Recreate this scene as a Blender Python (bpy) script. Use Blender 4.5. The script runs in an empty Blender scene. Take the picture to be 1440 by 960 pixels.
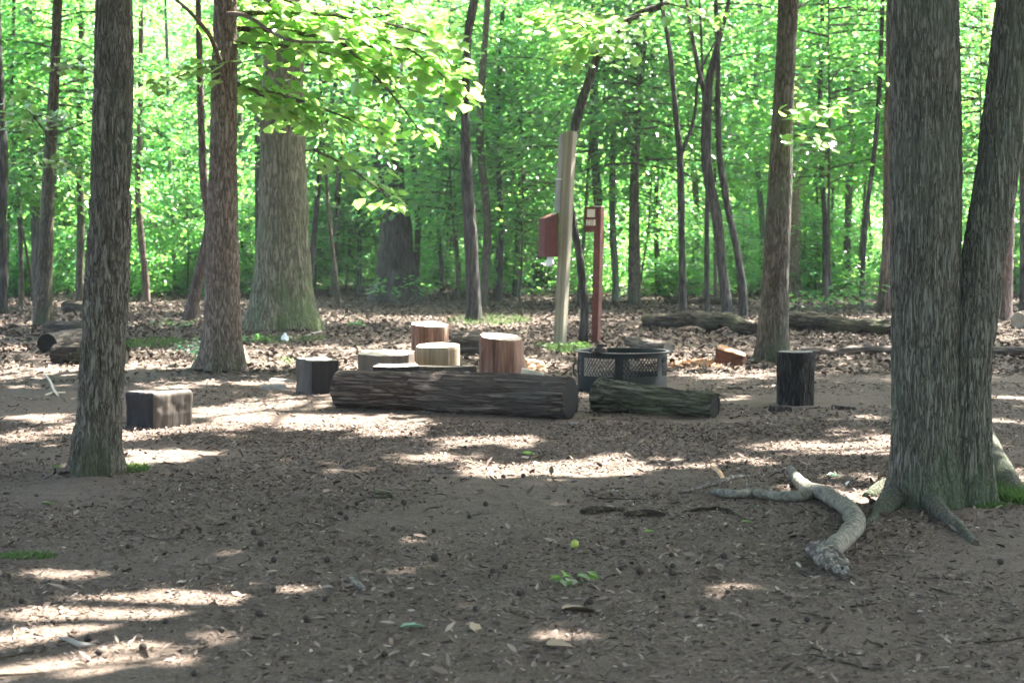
import bpy, bmesh, math, random
import numpy as np
from mathutils import Vector, Matrix
random.seed(7)
R = np.random.default_rng(11)
PI = math.pi
sc = bpy.context.scene
COL = sc.collection

# ------------------------------------------------------------------ camera
F = 2400.0; PITCH = math.atan(142/F); CZ = 1.5
cd = bpy.data.cameras.new('camera'); cam = bpy.data.objects.new('camera', cd); COL.objects.link(cam)
cd.sensor_width = 36; cd.lens = F*36/1440; cd.clip_end = 2000; cd.clip_start = .1
cam.location = (0, 0, CZ); cam.rotation_euler = (PI/2-PITCH, 0, 0)
cd.dof.use_dof = True; cd.dof.focus_distance = 10.8; cd.dof.aperture_fstop = 4.6
sc.camera = cam
FW = np.array([0, math.cos(PITCH), -math.sin(PITCH)]); UP = np.array([0, math.sin(PITCH), math.cos(PITCH)]); RT = np.array([1., 0, 0])
def ray(px, py): return RT*((px-720)/F)+UP*((480-py)/F)+FW
def G(px, py, z=0.0):
    d = ray(px, py); t = (z-CZ)/d[2]; return np.array([0, 0, CZ])+d*t
def At(px, py, Y):
    d = ray(px, py); return np.array([0, 0, CZ])+d*(Y/d[1])

# ------------------------------------------------------------------ sun and sky
SUNV = np.array([.40, .36, .86]); SUNV /= np.linalg.norm(SUNV)
EL = math.asin(SUNV[2]); AZ = math.atan2(SUNV[0], SUNV[1])
w = bpy.data.worlds.new('World'); sc.world = w; w.use_nodes = True
nt = w.node_tree; bg = nt.nodes['Background']; sk = nt.nodes.new('ShaderNodeTexSky')
sk.sky_type = 'NISHITA'; sk.sun_disc = False; sk.sun_elevation = EL; sk.sun_rotation = AZ
sk.air_density = 1.0; sk.dust_density = 4.0; sk.ozone_density = 1.0
nt.links.new(sk.outputs[0], bg.inputs[0]); bg.inputs[1].default_value = .12
sl = bpy.data.lights.new('sun', 'SUN'); sl.energy = 5.0; sl.angle = math.radians(.53); sl.color = (1, .95, .88)
so = bpy.data.objects.new('sun', sl); COL.objects.link(so); so.location = (20, 20, 40)
so.rotation_euler = Vector(SUNV).to_track_quat('Z', 'Y').to_euler()
sc.view_settings.view_transform = 'Standard'; sc.view_settings.look = 'None'
sc.view_settings.exposure = 3.5; sc.view_settings.gamma = 1
sc.render.engine = 'CYCLES'
cy = sc.cycles
cy.max_bounces = 7; cy.diffuse_bounces = 4; cy.glossy_bounces = 2; cy.transmission_bounces = 4; cy.transparent_max_bounces = 4
cy.use_denoising = True; cy.sample_clamp_indirect = 6; cy.use_adaptive_sampling = True; cy.adaptive_threshold = .02
cy.caustics_reflective = False; cy.caustics_refractive = False

# ------------------------------------------------------------------ numpy noise
def _h(i, j, k, s):
    n = (i*374761393+j*668265263+k*2147483647+s*974711).astype(np.int64) & 0xffffffff
    n = ((n ^ (n >> 13))*1274126177) & 0xffffffff
    n = ((n ^ (n >> 16))*2246822519) & 0xffffffff
    return ((n ^ (n >> 15)) & 0xffffff)/float(0xffffff)
def vnoise(p, s=0):
    p = np.asarray(p, float); i = np.floor(p).astype(np.int64); f = p-i; f = f*f*(3-2*f)
    x, y, z = i[..., 0], i[..., 1], i[..., 2]; u, v, t = f[..., 0], f[..., 1], f[..., 2]
    def c(a, b, d): return _h(x+a, y+b, z+d, s)
    x00 = c(0,0,0)*(1-u)+c(1,0,0)*u; x10 = c(0,1,0)*(1-u)+c(1,1,0)*u
    x01 = c(0,0,1)*(1-u)+c(1,0,1)*u; x11 = c(0,1,1)*(1-u)+c(1,1,1)*u
    return (x00*(1-v)+x10*v)*(1-t)+(x01*(1-v)+x11*v)*t
def fbm(p, o=3, s=0):
    a = 0; w_ = .5; q = np.asarray(p, float)
    for k in range(o):
        a = a+w_*vnoise(q, s+k); q = q*2.03+7.1; w_ *= .5
    return a/(1-.5**o)

# ------------------------------------------------------------------ object helpers
def mesh_np(name, V, faces, mats, midx=None, smooth=True):
    """faces: list of integer arrays (M,k)"""
    me = bpy.data.meshes.new(name); V = np.ascontiguousarray(V, dtype=np.float32)
    me.vertices.add(len(V)); me.vertices.foreach_set('co', V.ravel())
    faces = [np.asarray(f, dtype=np.int32) for f in faces if len(f)]
    nl = sum(f.size for f in faces); nf = sum(len(f) for f in faces)
    me.loops.add(nl); me.loops.foreach_set('vertex_index', np.concatenate([f.ravel() for f in faces]))
    tot = np.concatenate([np.full(len(f), f.shape[1], np.int32) for f in faces])
    st = np.concatenate([[0], np.cumsum(tot)[:-1]]).astype(np.int32)
    me.polygons.add(nf); me.polygons.foreach_set('loop_start', st); me.polygons.foreach_set('loop_total', tot)
    for m in (mats if isinstance(mats, (list, tuple)) else [mats]): me.materials.append(m)
    if midx is not None and len(me.materials): me.polygons.foreach_set('material_index', np.asarray(midx, np.int32))
    me.polygons.foreach_set('use_smooth', np.full(nf, smooth, bool))
    me.update(calc_edges=True); me.validate()
    return me
def link(name, me, parent=None, loc=(0,0,0), rot=None):
    o = bpy.data.objects.new(name, me); COL.objects.link(o); o.location = loc
    if rot is not None: o.rotation_euler = rot
    if parent is not None: o.parent = parent
    return o
def tag(o, label=None, cat=None, group=None, kind=None):
    if label: o['label'] = label
    if cat: o['category'] = cat
    if group: o['group'] = group
    if kind: o['kind'] = kind
    return o
def thing(name, label, cat, loc=(0,0,0), rz=0, group=None):
    o = link(name, None, None, loc, (0, 0, rz)); o.empty_display_size = .1
    return tag(o, label, cat, group)
def copy_thing(root, loc, rz, s=1.0, label=None, rot=None):
    r = root.copy(); COL.objects.link(r); r.location = loc; r.rotation_euler = rot or (0, 0, rz); r.scale = (s, s, s)
    if label: r['label'] = label
    for ch in root.children:
        c = ch.copy(); COL.objects.link(c); c.parent = r
    return r
class Acc:
    def __init__(s): s.V = []; s.F = {}; s.n = 0; s.order = []
    def add(s, V, faces, mi=0):
        V = np.asarray(V, float)
        for f in faces:
            f = np.asarray(f, int)
            if len(f): s.order.append((f+s.n, mi))
        s.V.append(V); s.n += len(V)
    def mesh(s, name, mats, smooth=True):
        return mesh_np(name, np.concatenate(s.V), [f for f, _ in s.order], mats, np.concatenate([np.full(len(f), m) for f, m in s.order]), smooth)
def frames(P):
    P = np.asarray(P, float); T = np.gradient(P, axis=0); T /= np.linalg.norm(T, axis=1)[:, None]+1e-9
    ref = np.array([0, 1., 0]) if abs(T[0][1]) < .9 else np.array([1., 0, 0])
    A = np.zeros_like(P); a = ref-T[0]*ref.dot(T[0]); a /= np.linalg.norm(a)
    for i in range(len(P)):
        a = a-T[i]*a.dot(T[i]); a /= np.linalg.norm(a); A[i] = a
    return T, A, np.cross(T, A)
def tube(P, rad, n=12, disp=None, cap=True):
    """disp(theta, s, pos)->radial offset"""
    P = np.asarray(P, float); rad = np.asarray(rad, float); T, A, B = frames(P)
    th = np.linspace(0, 2*PI, n, endpoint=False); m = len(P)
    s = np.concatenate([[0], np.cumsum(np.linalg.norm(np.diff(P, axis=0), axis=1))])
    D = A[:, None]*np.cos(th)[None, :, None]+B[:, None]*np.sin(th)[None, :, None]
    r = np.repeat(rad[:, None], n, 1)
    if disp is not None: r = r+disp(np.repeat(th[None], m, 0), np.repeat(s[:, None], n, 1), P[:, None]+D*rad[:, None, None])
    V = (P[:, None]+D*r[..., None]).reshape(-1, 3)
    i = np.arange(m-1)[:, None]*n; j = np.arange(n)[None]; k = (j+1) % n
    Q = np.stack([i+j, i+k, i+n+k, i+n+j], -1).reshape(-1, 4)
    fs = [Q]
    if cap:
        V = np.concatenate([V, P[:1], P[-1:]]); j = np.arange(n); k = (j+1) % n
        fs += [np.stack([np.full(n, m*n), k, j], 1), np.stack([np.full(n, m*n+1), (m-1)*n+j, (m-1)*n+k], 1)]
    return V, fs
def smoothpath(P, rad, step):
    """Catmull-Rom style resampling of a path with radii"""
    P = np.asarray(P, float); rad = np.asarray(rad, float)
    s = np.concatenate([[0], np.cumsum(np.linalg.norm(np.diff(P, axis=0), axis=1))])
    n = max(4, int(s[-1]/step)); t = np.linspace(0, s[-1], n)
    X = np.concatenate([P, rad[:, None]], 1); M = np.gradient(X, s, axis=0) if len(P) > 2 else np.repeat((X[1:]-X[:1])/s[-1], 2, 0)
    i = np.clip(np.searchsorted(s, t, 'right')-1, 0, len(P)-2); h = (s[i+1]-s[i])[:, None]; u = ((t-s[i])[:, None])/h
    Y = (2*u**3-3*u**2+1)*X[i]+(u**3-2*u**2+u)*h*M[i]+(-2*u**3+3*u**2)*X[i+1]+(u**3-u**2)*h*M[i+1]
    return Y[:, :3], np.maximum(Y[:, 3], .0015)

# ------------------------------------------------------------------ materials
def newmat(name):
    m = bpy.data.materials.new(name); m.use_nodes = True; t = m.node_tree
    return m, t, t.nodes['Principled BSDF']
def N(t, kind, **kw):
    n = t.nodes.new(kind)
    for k, v in kw.items():
        if k in n.inputs: n.inputs[k].default_value = v
        else: setattr(n, k, v)
    return n
def coords(t, scale=(1,1,1), kind='Object', rot=(0,0,0)):
    tc = N(t, 'ShaderNodeTexCoord'); mp = N(t, 'ShaderNodeMapping'); mp.inputs['Scale'].default_value = scale; mp.inputs['Rotation'].default_value = rot
    t.links.new(tc.outputs[kind], mp.inputs[0]); return mp.outputs[0]
def ramp(t, fac, stops):
    r = N(t, 'ShaderNodeValToRGB'); cr = r.color_ramp
    while len(cr.elements) < len(stops): cr.elements.new(.5)
    for e, (p, c) in zip(cr.elements, stops): e.position = p; e.color = (*c, 1)
    t.links.new(fac, r.inputs[0]); return r.outputs[0]
def noise(t, vec, scale, detail=4, rough=.6, dist=0):
    n = N(t, 'ShaderNodeTexNoise'); n.inputs['Scale'].default_value = scale; n.inputs['Detail'].default_value = detail
    n.inputs['Roughness'].default_value = rough; n.inputs['Distortion'].default_value = dist
    t.links.new(vec, n.inputs['Vector']); return n.outputs[0]
def mix(t, a, b, fac, mode='MIX'):
    m = N(t, 'ShaderNodeMix', data_type='RGBA', blend_type=mode)
    for v, s in ((fac, m.inputs[0]), (a, m.inputs[6]), (b, m.inputs[7])):
        if isinstance(v, bpy.types.NodeSocket): t.links.new(v, s)
        else: s.default_value = v if not isinstance(v, tuple) or len(v) == 4 else (*v, 1)
    return m.outputs[2]
def bump(t, b, h, strength=.6, dist=.02):
    n = N(t, 'ShaderNodeBump'); n.inputs['Strength'].default_value = strength; n.inputs['Distance'].default_value = dist
    t.links.new(h, n.inputs['Height']); t.links.new(n.outputs[0], b.inputs['Normal'])
def bark_mat(name, c, moss=None, sxy=14., sz=2.2, st=.7, rough=.9, lichen=None, axis='z', mossh=1.0, dist=.02):
    """c: dark, mid, light"""
    m, t, b = newmat(name); sc_ = (sxy, sxy, sz) if axis == 'z' else (sz, sxy, sxy)
    v = coords(t, sc_); n0 = noise(t, v, 1, 3, .55, .5)
    s1 = N(t, 'ShaderNodeMath', operation='SUBTRACT'); t.links.new(n0, s1.inputs[0]); s1.inputs[1].default_value = .5
    s2 = N(t, 'ShaderNodeMath', operation='ABSOLUTE'); t.links.new(s1.outputs[0], s2.inputs[0])
    s3 = N(t, 'ShaderNodeMath', operation='MULTIPLY'); t.links.new(s2.outputs[0], s3.inputs[0]); s3.inputs[1].default_value = 7
    s4 = N(t, 'ShaderNodeMath', operation='MINIMUM'); t.links.new(s3.outputs[0], s4.inputs[0]); s4.inputs[1].default_value = 1; n1 = s4.outputs[0]
    v2 = coords(t, tuple(q*3.1 for q in sc_)); n2 = noise(t, v2, 1, 4, .7)
    col = ramp(t, n1, [(.05, c[0]), (.45, c[1]), (1.0, c[2])])
    col2 = ramp(t, n2, [(.3, (.72, .72, .72)), (.7, (1.25, 1.25, 1.25))])
    col = mix(t, col, col2, 1.0, 'MULTIPLY')
    v3 = coords(t, (1.3, 1.3, .9)); n3 = noise(t, v3, 1.3, 3, .6)
    if lichen: col = mix(t, col, lichen, ramp(t, n3, [(.48, (0,0,0)), (.66, (.55,.55,.55))]))
    if moss:
        tc = N(t, 'ShaderNodeTexCoord'); sx = N(t, 'ShaderNodeSeparateXYZ'); t.links.new(tc.outputs['Object'], sx.inputs[0])
        mr = N(t, 'ShaderNodeMapRange'); mr.inputs[1].default_value = 0; mr.inputs[2].default_value = mossh; mr.inputs[3].default_value = .85; mr.inputs[4].default_value = 0
        t.links.new(sx.outputs[2], mr.inputs[0])
        mm = N(t, 'ShaderNodeMath', operation='MULTIPLY'); t.links.new(mr.outputs[0], mm.inputs[0])
        t.links.new(mix(t, ramp(t, n3, [(.40, (.0,.0,.0)), (.60, (1,1,1))]), ramp(t, n2, [(.38, (.0,.0,.0)), (.6, (1,1,1))]), 1.0, 'MULTIPLY'), mm.inputs[1])
        col = mix(t, col, moss, mm.outputs[0])
    t.links.new(col, b.inputs['Base Color']); b.inputs['Roughness'].default_value = rough; b.inputs['Specular IOR Level'].default_value = .25
    ad = N(t, 'ShaderNodeMath', operation='ADD'); t.links.new(n1, ad.inputs[0]); t.links.new(n2, ad.inputs[1])
    bump(t, b, ad.outputs[0], st, dist); return m
def leaf_mat(name, cols, trans, rough=.42, tf=.42, spec=.5, scale_seed=1.):
    m, t, b = newmat(name); g = N(t, 'ShaderNodeNewGeometry'); rnd = g.outputs['Random Per Island']
    k = len(cols); col = ramp(t, rnd, [(i/(k-1), c) for i, c in enumerate(cols)])
    tr = N(t, 'ShaderNodeBsdfTranslucent'); tc = ramp(t, rnd, [(i/(len(trans)-1), c) for i, c in enumerate(trans)])
    oi = N(t, 'ShaderNodeObjectInfo'); mr = N(t, 'ShaderNodeMapRange'); mr.inputs[3].default_value = .75; mr.inputs[4].default_value = 1.25
    t.links.new(oi.outputs['Random'], mr.inputs[0])
    hs = N(t, 'ShaderNodeHueSaturation'); t.links.new(col, hs.inputs['Color']); t.links.new(mr.outputs[0], hs.inputs['Value'])
    t.links.new(hs.outputs[0], b.inputs['Base Color']); t.links.new(tc, tr.inputs[0])
    b.inputs['Roughness'].default_value = rough; b.inputs['Specular IOR Level'].default_value = spec
    mx = N(t, 'ShaderNodeMixShader'); mx.inputs[0].default_value = tf
    t.links.new(b.outputs[0], mx.inputs[1]); t.links.new(tr.outputs[0], mx.inputs[2])
    t.links.new(mx.outputs[0], t.nodes['Material Output'].inputs['Surface']); return m
def chip_mat(name, stops, rough=.85):
    m, t, b = newmat(name); g = N(t, 'ShaderNodeNewGeometry'); col = ramp(t, g.outputs['Random Per Island'], stops)
    t.links.new(col, b.inputs['Base Color']); b.inputs['Roughness'].default_value = rough; b.inputs['Specular IOR Level'].default_value = .3; return m
def wood_mat(name, c, axis='z', s=1, rough=.8, st=.4, fine=40.):
    m, t, b = newmat(name); v = coords(t, (fine, fine, 2.0*s) if axis == 'z' else (2.0*s, fine, fine))
    n1 = noise(t, v, 1, 5, .6, .3); v2 = coords(t, (7, 7, .8) if axis == 'z' else (.8, 7, 7)); n2 = noise(t, v2, 1, 3, .6)
    col = mix(t, ramp(t, n1, [(.32, c[0]), (.5, c[1]), (.7, c[2])]), ramp(t, n2, [(.32, c[0]), (.55, c[1]), (.75, c[2])]), .5)
    t.links.new(col, b.inputs['Base Color']); b.inputs['Roughness'].default_value = rough; b.inputs['Specular IOR Level'].default_value = .25
    bump(t, b, n1, st, .01); return m
def end_mat(name, c, rings=45., st=.3):
    m, t, b = newmat(name); v = coords(t); wv = N(t, 'ShaderNodeTexWave', wave_type='RINGS', rings_direction='Z')
    wv.inputs['Scale'].default_value = rings; wv.inputs['Distortion'].default_value = 1.2; wv.inputs['Detail'].default_value = 2
    t.links.new(v, wv.inputs['Vector']); n = noise(t, v, 9, 4, .6)
    col = mix(t, ramp(t, n, [(.3, c[0]), (.5, c[1]), (.72, c[2])]), ramp(t, wv.outputs[1], [(0, c[0]), (1, c[2])]), .3)
    t.links.new(col, b.inputs['Base Color']); b.inputs['Roughness'].default_value = .85; b.inputs['Specular IOR Level'].default_value = .2
    bump(t, b, wv.outputs[1], st, .004); return m
def plain_mat(name, c, rough=.6, spec=.4, metal=0, var=.25, scale=12, st=.15):
    m, t, b = newmat(name); v = coords(t); n = noise(t, v, scale, 4, .65)
    lo = tuple(x*(1-var) for x in c); hi = tuple(min(1, x*(1+var)) for x in c)
    t.links.new(ramp(t, n, [(.3, lo), (.7, hi)]), b.inputs['Base Color']); b.inputs['Roughness'].default_value = rough
    b.inputs['Specular IOR Level'].default_value = spec; b.inputs['Metallic'].default_value = metal
    bump(t, b, n, st, .005); return m

def ground_mat():
    m, t, b = newmat('forest_soil'); v = coords(t)
    n1 = noise(t, v, .45, 4, .6); n2 = noise(t, v, 6, 5, .7); n3 = noise(t, v, 42, 4, .75); n4 = noise(t, v, 130, 3, .7)
    soil = ramp(t, n2, [(.3, (.055, .041, .031)), (.5, (.106, .080, .062)), (.72, (.165, .128, .102))])
    dry = ramp(t, n3, [(.3, (.058, .042, .031)), (.52, (.142, .106, .081)), (.75, (.26, .205, .162))])
    col = mix(t, soil, dry, ramp(t, n1, [(.35, (.35,.35,.35)), (.65, (.8,.8,.8))]))
    col = mix(t, col, ramp(t, n4, [(.3, (.6,.6,.6)), (.7, (1.4,1.4,1.4))]), 1.0, 'MULTIPLY')
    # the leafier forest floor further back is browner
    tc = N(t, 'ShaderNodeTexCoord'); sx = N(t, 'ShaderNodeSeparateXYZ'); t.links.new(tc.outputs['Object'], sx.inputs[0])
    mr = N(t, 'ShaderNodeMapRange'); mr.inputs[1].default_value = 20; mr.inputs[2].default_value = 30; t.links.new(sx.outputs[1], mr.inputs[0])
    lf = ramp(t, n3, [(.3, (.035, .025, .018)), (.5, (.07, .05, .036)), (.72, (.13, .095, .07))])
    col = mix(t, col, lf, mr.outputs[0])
    t.links.new(col, b.inputs['Base Color']); b.inputs['Roughness'].default_value = .92; b.inputs['Specular IOR Level'].default_value = .25
    ad = N(t, 'ShaderNodeMath', operation='ADD'); t.links.new(n3, ad.inputs[0]); t.links.new(n2, ad.inputs[1])
    bump(t, b, ad.outputs[0], .8, .03); return m

M = {}
M['ground'] = ground_mat()
M['bark_furrow'] = bark_mat('furrowed_bark', ((.075,.062,.048), (.175,.152,.12), (.26,.235,.19)), moss=(.075,.095,.04), sxy=48, sz=7, st=1, lichen=(.10,.115,.08), mossh=.35)
M['bark_twin'] = bark_mat('twin_tree_bark', ((.075,.068,.052), (.18,.17,.135), (.27,.26,.215)), moss=(.055,.10,.025), sxy=58, sz=6.5, st=1, lichen=(.15,.18,.13), mossh=.8)
M['bark_red'] = bark_mat('reddish_bark', ((.08,.06,.045), (.18,.14,.108), (.28,.23,.185)), moss=(.05,.07,.025), sxy=30, sz=5.5, st=1.0, mossh=.5)
M['bark_oak'] = bark_mat('old_oak_bark', ((.07,.062,.04), (.15,.138,.09), (.24,.22,.155)), moss=(.05,.11,.016), sxy=20, sz=3, st=.9, lichen=(.13,.16,.08), mossh=2.0)
M['bark_dark'] = bark_mat('dark_bark', ((.022,.021,.019), (.05,.047,.042), (.09,.085,.075)), sxy=16, sz=2, st=.8)
M['bark_mid'] = bark_mat('brown_bark', ((.04,.033,.026), (.09,.075,.058), (.15,.128,.10)), moss=(.04,.06,.025), sxy=26, sz=5, st=.8, mossh=1.2, lichen=(.10,.125,.08))
M['bark_rust'] = bark_mat('rusty_bark', ((.045,.032,.026), (.10,.072,.058), (.16,.12,.10)), sxy=16, sz=2.5, st=.8)
M['bark_grey'] = bark_mat('grey_green_bark', ((.05,.06,.045), (.10,.12,.09), (.17,.2,.16)), sxy=18, sz=2.5, st=.6)
GREENS = [(.035,.095,.035), (.05,.13,.04), (.065,.15,.04), (.045,.12,.07)]
TRANS = [(.14,.44,.10), (.20,.54,.10), (.34,.68,.11), (.12,.47,.20)]
M['leaf'] = leaf_mat('understory_leaves', GREENS, TRANS, tf=.52, rough=.36, spec=.7)
M['leaf_near'] = leaf_mat('maple_leaves', [(.06,.12,.04), (.08,.15,.045), (.10,.18,.06)], [(.28,.60,.12), (.40,.74,.15), (.34,.66,.15)], tf=.42, rough=.30, spec=.8)
M['leaf_canopy'] = leaf_mat('canopy_leaves', [(.06,.09,.035), (.08,.11,.045)], [(.34,.46,.16), (.42,.52,.2)], tf=.35)
M['leaf_far'] = leaf_mat('distant_leaves', GREENS, TRANS, tf=.5)
M['grass'] = leaf_mat('grass_blades', [(.04,.085,.02), (.07,.12,.03)], [(.12,.26,.05), (.16,.32,.07)], tf=.25, rough=.6, spec=.2)
M['ivy'] = leaf_mat('ivy_leaves', [(.02,.07,.03), (.04,.11,.05)], [(.06,.2,.08), (.1,.3,.1)], tf=.25, rough=.35)

# ------------------------------------------------------------------ ground
def ground_z(x, y):
    x = np.asarray(x, float); y = np.asarray(y, float)
    p = np.stack([x, y, np.zeros_like(x)], -1)
    z = (fbm(p*.7, 3, 3)-.5)*.05+(fbm(p*9, 3, 9)-.5)*.016
    return z+np.where(y > 42, (y-42)*.022, 0)
def build_ground():
    ui = np.linspace(-1, 1, 341); uo = np.array([1.15, 1.5, 2.2, 4, 8, 20, 60]); u = np.concatenate([-uo[::-1], ui, uo])
    yi = np.exp(np.linspace(math.log(3.6), math.log(62), 760)); y = np.concatenate([[-80, -30, -8, 0, 2.5], yi, [66, 75, 90, 120, 200, 400, 900]])
    W = .35*np.maximum(np.abs(y), 3.6)+1.5
    X = u[None]*W[:, None]; Y = np.repeat(y[:, None], len(u), 1)
    Z = ground_z(X, Y); V = np.stack([X, Y, Z], -1).reshape(-1, 3); n = len(u); m = len(y)
    i = np.arange(m-1)[:, None]*n; j = np.arange(n-1)[None]
    Q = np.stack([i+j, i+j+1, i+n+j+1, i+n+j], -1).reshape(-1, 4)
    o = link('ground', mesh_np('ground', V, [Q], M['ground'])); tag(o, kind='structure')
build_ground()
def gz(x, y): return float(ground_z(np.array(x), np.array(y)))
def GP(px, py):
    p = G(px, py); p[2] = gz(p[0], p[1]); return p

# ------------------------------------------------------------------ leaves
def leaf_quads(C, D, Nn, L, Wd, fold=.25, droop=.15):
    """folded two-quad leaves. C base points, D direction, Nn up normal, L length, Wd width"""
    S = np.cross(D, Nn); S /= np.linalg.norm(S, axis=1)[:, None]+1e-9
    U = np.cross(S, D); L = L[:, None]; Wd = Wd[:, None]
    b = C; tip = C+D*L-U*L*droop
    l1 = C+D*L*.35+S*Wd*.5+U*Wd*fold; l2 = C+D*L*.75+S*Wd*.34+U*(Wd*fold*.7-L*droop*.5)
    r1 = C+D*L*.35-S*Wd*.5+U*Wd*fold; r2 = C+D*L*.75-S*Wd*.34+U*(Wd*fold*.7-L*droop*.5)
    V = np.stack([b, l1, l2, tip, r2, r1], 1).reshape(-1, 3); k = np.arange(len(C))[:, None]*6
    return V, np.concatenate([k+np.array([[0, 3, 2, 1]]), k+np.array([[0, 5, 4, 3]])])
def rhomb(C, D, Nn, L, Wd):
    S = np.cross(D, Nn); S /= np.linalg.norm(S, axis=1)[:, None]+1e-9
    L = L[:, None]; Wd = Wd[:, None]
    V = np.stack([C-D*L*.5, C+S*Wd*.5, C+D*L*.5, C-S*Wd*.5], 1).reshape(-1, 3)
    return V, np.arange(len(C)*4).reshape(-1, 4)
LOBE = np.array([(0,0), (.24,.06), (.44,.20), (.42,.40), (.50,.62), (.32,.66), (.20,.80), (0,1.0), (-.20,.80), (-.32,.66), (-.50,.62), (-.42,.40), (-.44,.20), (-.24,.06)])
def lobed(C, D, Nn, L, droop=.12):
    S = np.cross(D, Nn); S /= np.linalg.norm(S, axis=1)[:, None]+1e-9; U = np.cross(S, D)
    x = LOBE[:, 0][None, :, None]; y = LOBE[:, 1][None, :, None]; Lb = L[:, None, None]
    V = C[:, None]+S[:, None]*x*Lb+D[:, None]*y*Lb+U[:, None]*(np.abs(x)*.22-droop*y*y)*Lb
    k = np.arange(len(C))[:, None]*14
    return V.reshape(-1, 3), np.concatenate([k+np.array([[0,1,2,3]]), k+np.array([[0,3,4,5]]), k+np.array([[0,5,6,7]]), k+np.array([[0,7,8,9]]), k+np.array([[0,9,10,11]]), k+np.array([[0,11,12,13]])])
def unit(v): return v/(np.linalg.norm(v, axis=-1, keepdims=True)+1e-9)
def rand_up(n, tilt):
    return unit(np.stack([R.normal(0, tilt, n), R.normal(0, tilt, n), np.ones(n)], 1))
def spray(O, Dr, L, nl, wid, size, tilt=.35, kind='fold', droop=.25):
    """a flat spray of leaves along a twig. O origin, Dr unit direction; returns (leafV, leafF), twig path, radii"""
    side = unit(np.cross(Dr, [0, 0, 1.])); t = R.beta(1.5, 1.1, nl); lat = R.normal(0, 1, nl)*wid*(.25+.75*np.sin(PI*np.clip(t, .05, 1)))*.5
    C = O+Dr*(t*L)[:, None]+side*lat[:, None]+np.array([0, 0, 1.])*(-droop*L*t*t+R.normal(0, .035*L+.02, nl)-np.abs(lat)*.12)[:, None]
    D = unit(Dr[None]*.8+side[None]*np.sign(lat)[:, None]*R.uniform(.2, 1.4, nl)[:, None]+R.normal(0, .35, (nl, 3))+np.array([0, 0, -.25]))
    U = rand_up(nl, tilt); U = unit(U-D*(U*D).sum(1)[:, None]); Ls = size*R.uniform(.65, 1.25, nl)
    if kind == 'fold': LV = leaf_quads(C, D, U, Ls, Ls*.62)
    elif kind == 'lobed': v, f = lobed(C, D, U, Ls); LV = (v, f)
    else: LV = rhomb(C, D, U, Ls, Ls*.7)
    k = 5; tt = np.linspace(0, 1, k)
    P = O+Dr*(tt*L)[:, None]*.93+np.array([0, 0, -1.])*(droop*L*tt*tt)[:, None]
    return LV, P, np.linspace(.010, .003, k)*max(1, L)

def sapling_meshes(i, H, z0, rmax, nspray, nleaf, size):
    """returns trunk mesh and crown mesh in local coordinates"""
    k = 8; zz = np.linspace(-.1, H, k); ph = R.uniform(0, 6.28); bend = R.uniform(.1, .45)
    P = np.stack([np.cos(ph)*bend*np.sin(zz/H*2.2)+np.cumsum(R.normal(0, .03, k)), np.sin(ph)*bend*np.sin(zz/H*1.8)+np.cumsum(R.normal(0, .03, k)), zz], 1); P[:, :2] -= P[0, :2]
    r0 = .009+.0032*H
    pp, rr = smoothpath(P, np.linspace(r0, .006, k), .25); tr = Acc(); v, f = tube(pp, rr, 7); tr.add(v, f)
    cr = Acc(); LV = []; LF = []; off = 0
    for s in range(nspray):
        z = z0+(H-z0)*((s+R.uniform(0, 1))/nspray); j = np.interp(z, P[:, 2], np.arange(k)); O = np.array([np.interp(j, np.arange(k), P[:, 0]), np.interp(j, np.arange(k), P[:, 1]), z])
        a = R.uniform(0, 2*PI); el = R.uniform(-.05, .45); L = rmax*R.uniform(.5, 1.1)*(1-.45*((z-z0)/(H-z0))**2)
        D = np.array([math.cos(a)*math.cos(el), math.sin(a)*math.cos(el), math.sin(el)])
        (lv, lf), tp, trd = spray(O, D, L, int(nleaf*L/rmax), L*.75, size, droop=R.uniform(.1, .35))
        LV.append(lv); LF.append(lf+off); off += len(lv)
        v, f = tube(tp, trd, 4, cap=False); tr.add(v, f)
    cr = mesh_np('crown', np.concatenate(LV), [np.concatenate(LF)], M['leaf'])
    return tr.mesh('trunk', [M['bark_mid']]), cr

# ------------------------------------------------------------------ sun patches kept free of canopy leaves
PATCH = []   # (cx, cy, cz, rx, ry)
def gpatch(px, py, rx, ry, z=0.0):
    c = G(px, py, z); a = G(px, py+ry, z); b = G(px, py-ry, z); PATCH.append((c[0], c[1], z, rx/F*c[1], max(.12, (b[1]-a[1])/2)))
for p in [(420,592,165,15), (300,582,60,7), (530,607,55,9), (25,612,45,12), (90,600,30,6), (60,588,45,5), (690,622,60,7), (630,642,50,7), (800,655,130,13), (870,645,60,9),
          (1150,628,100,8), (1222,618,40,10), (1175,693,60,12), (1215,672,35,9), (1055,645,35,4), (1415,668,35,12), (1010,522,70,12), (972,508,30,8), (770,515,30,9), (488,520,22,12), (400,570,80,6),
          (100,808,65,9), (330,842,115,15), (225,858,85,14), (90,912,150,30), (150,862,120,16), (30,880,70,14), (165,885,90,16), (10,940,60,18), (225,728,32,8), (410,733,28,5), (690,850,38,8), (800,893,52,13), (580,757,34,5), (915,776,42,6),
          (985,828,45,6), (700,457,60,4), (560,437,50,3), (20,490,22,5), (55,485,35,3), (1020,455,90,3), (30,525,35,4), (1400,590,30,4), (1420,628,20,4), (1425,560,25,4), (1200,588,25,3), (960,560,40,6), (1040,560,30,5),
          (200,440,60,3), (570,800,25,4), (1190,440,60,3), (320,780,25,4), (150,655,60,5), (240,640,90,5), (1330,520,40,4), (860,700,20,3), (1420,440,30,4)]:
    gpatch(*p)
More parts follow.
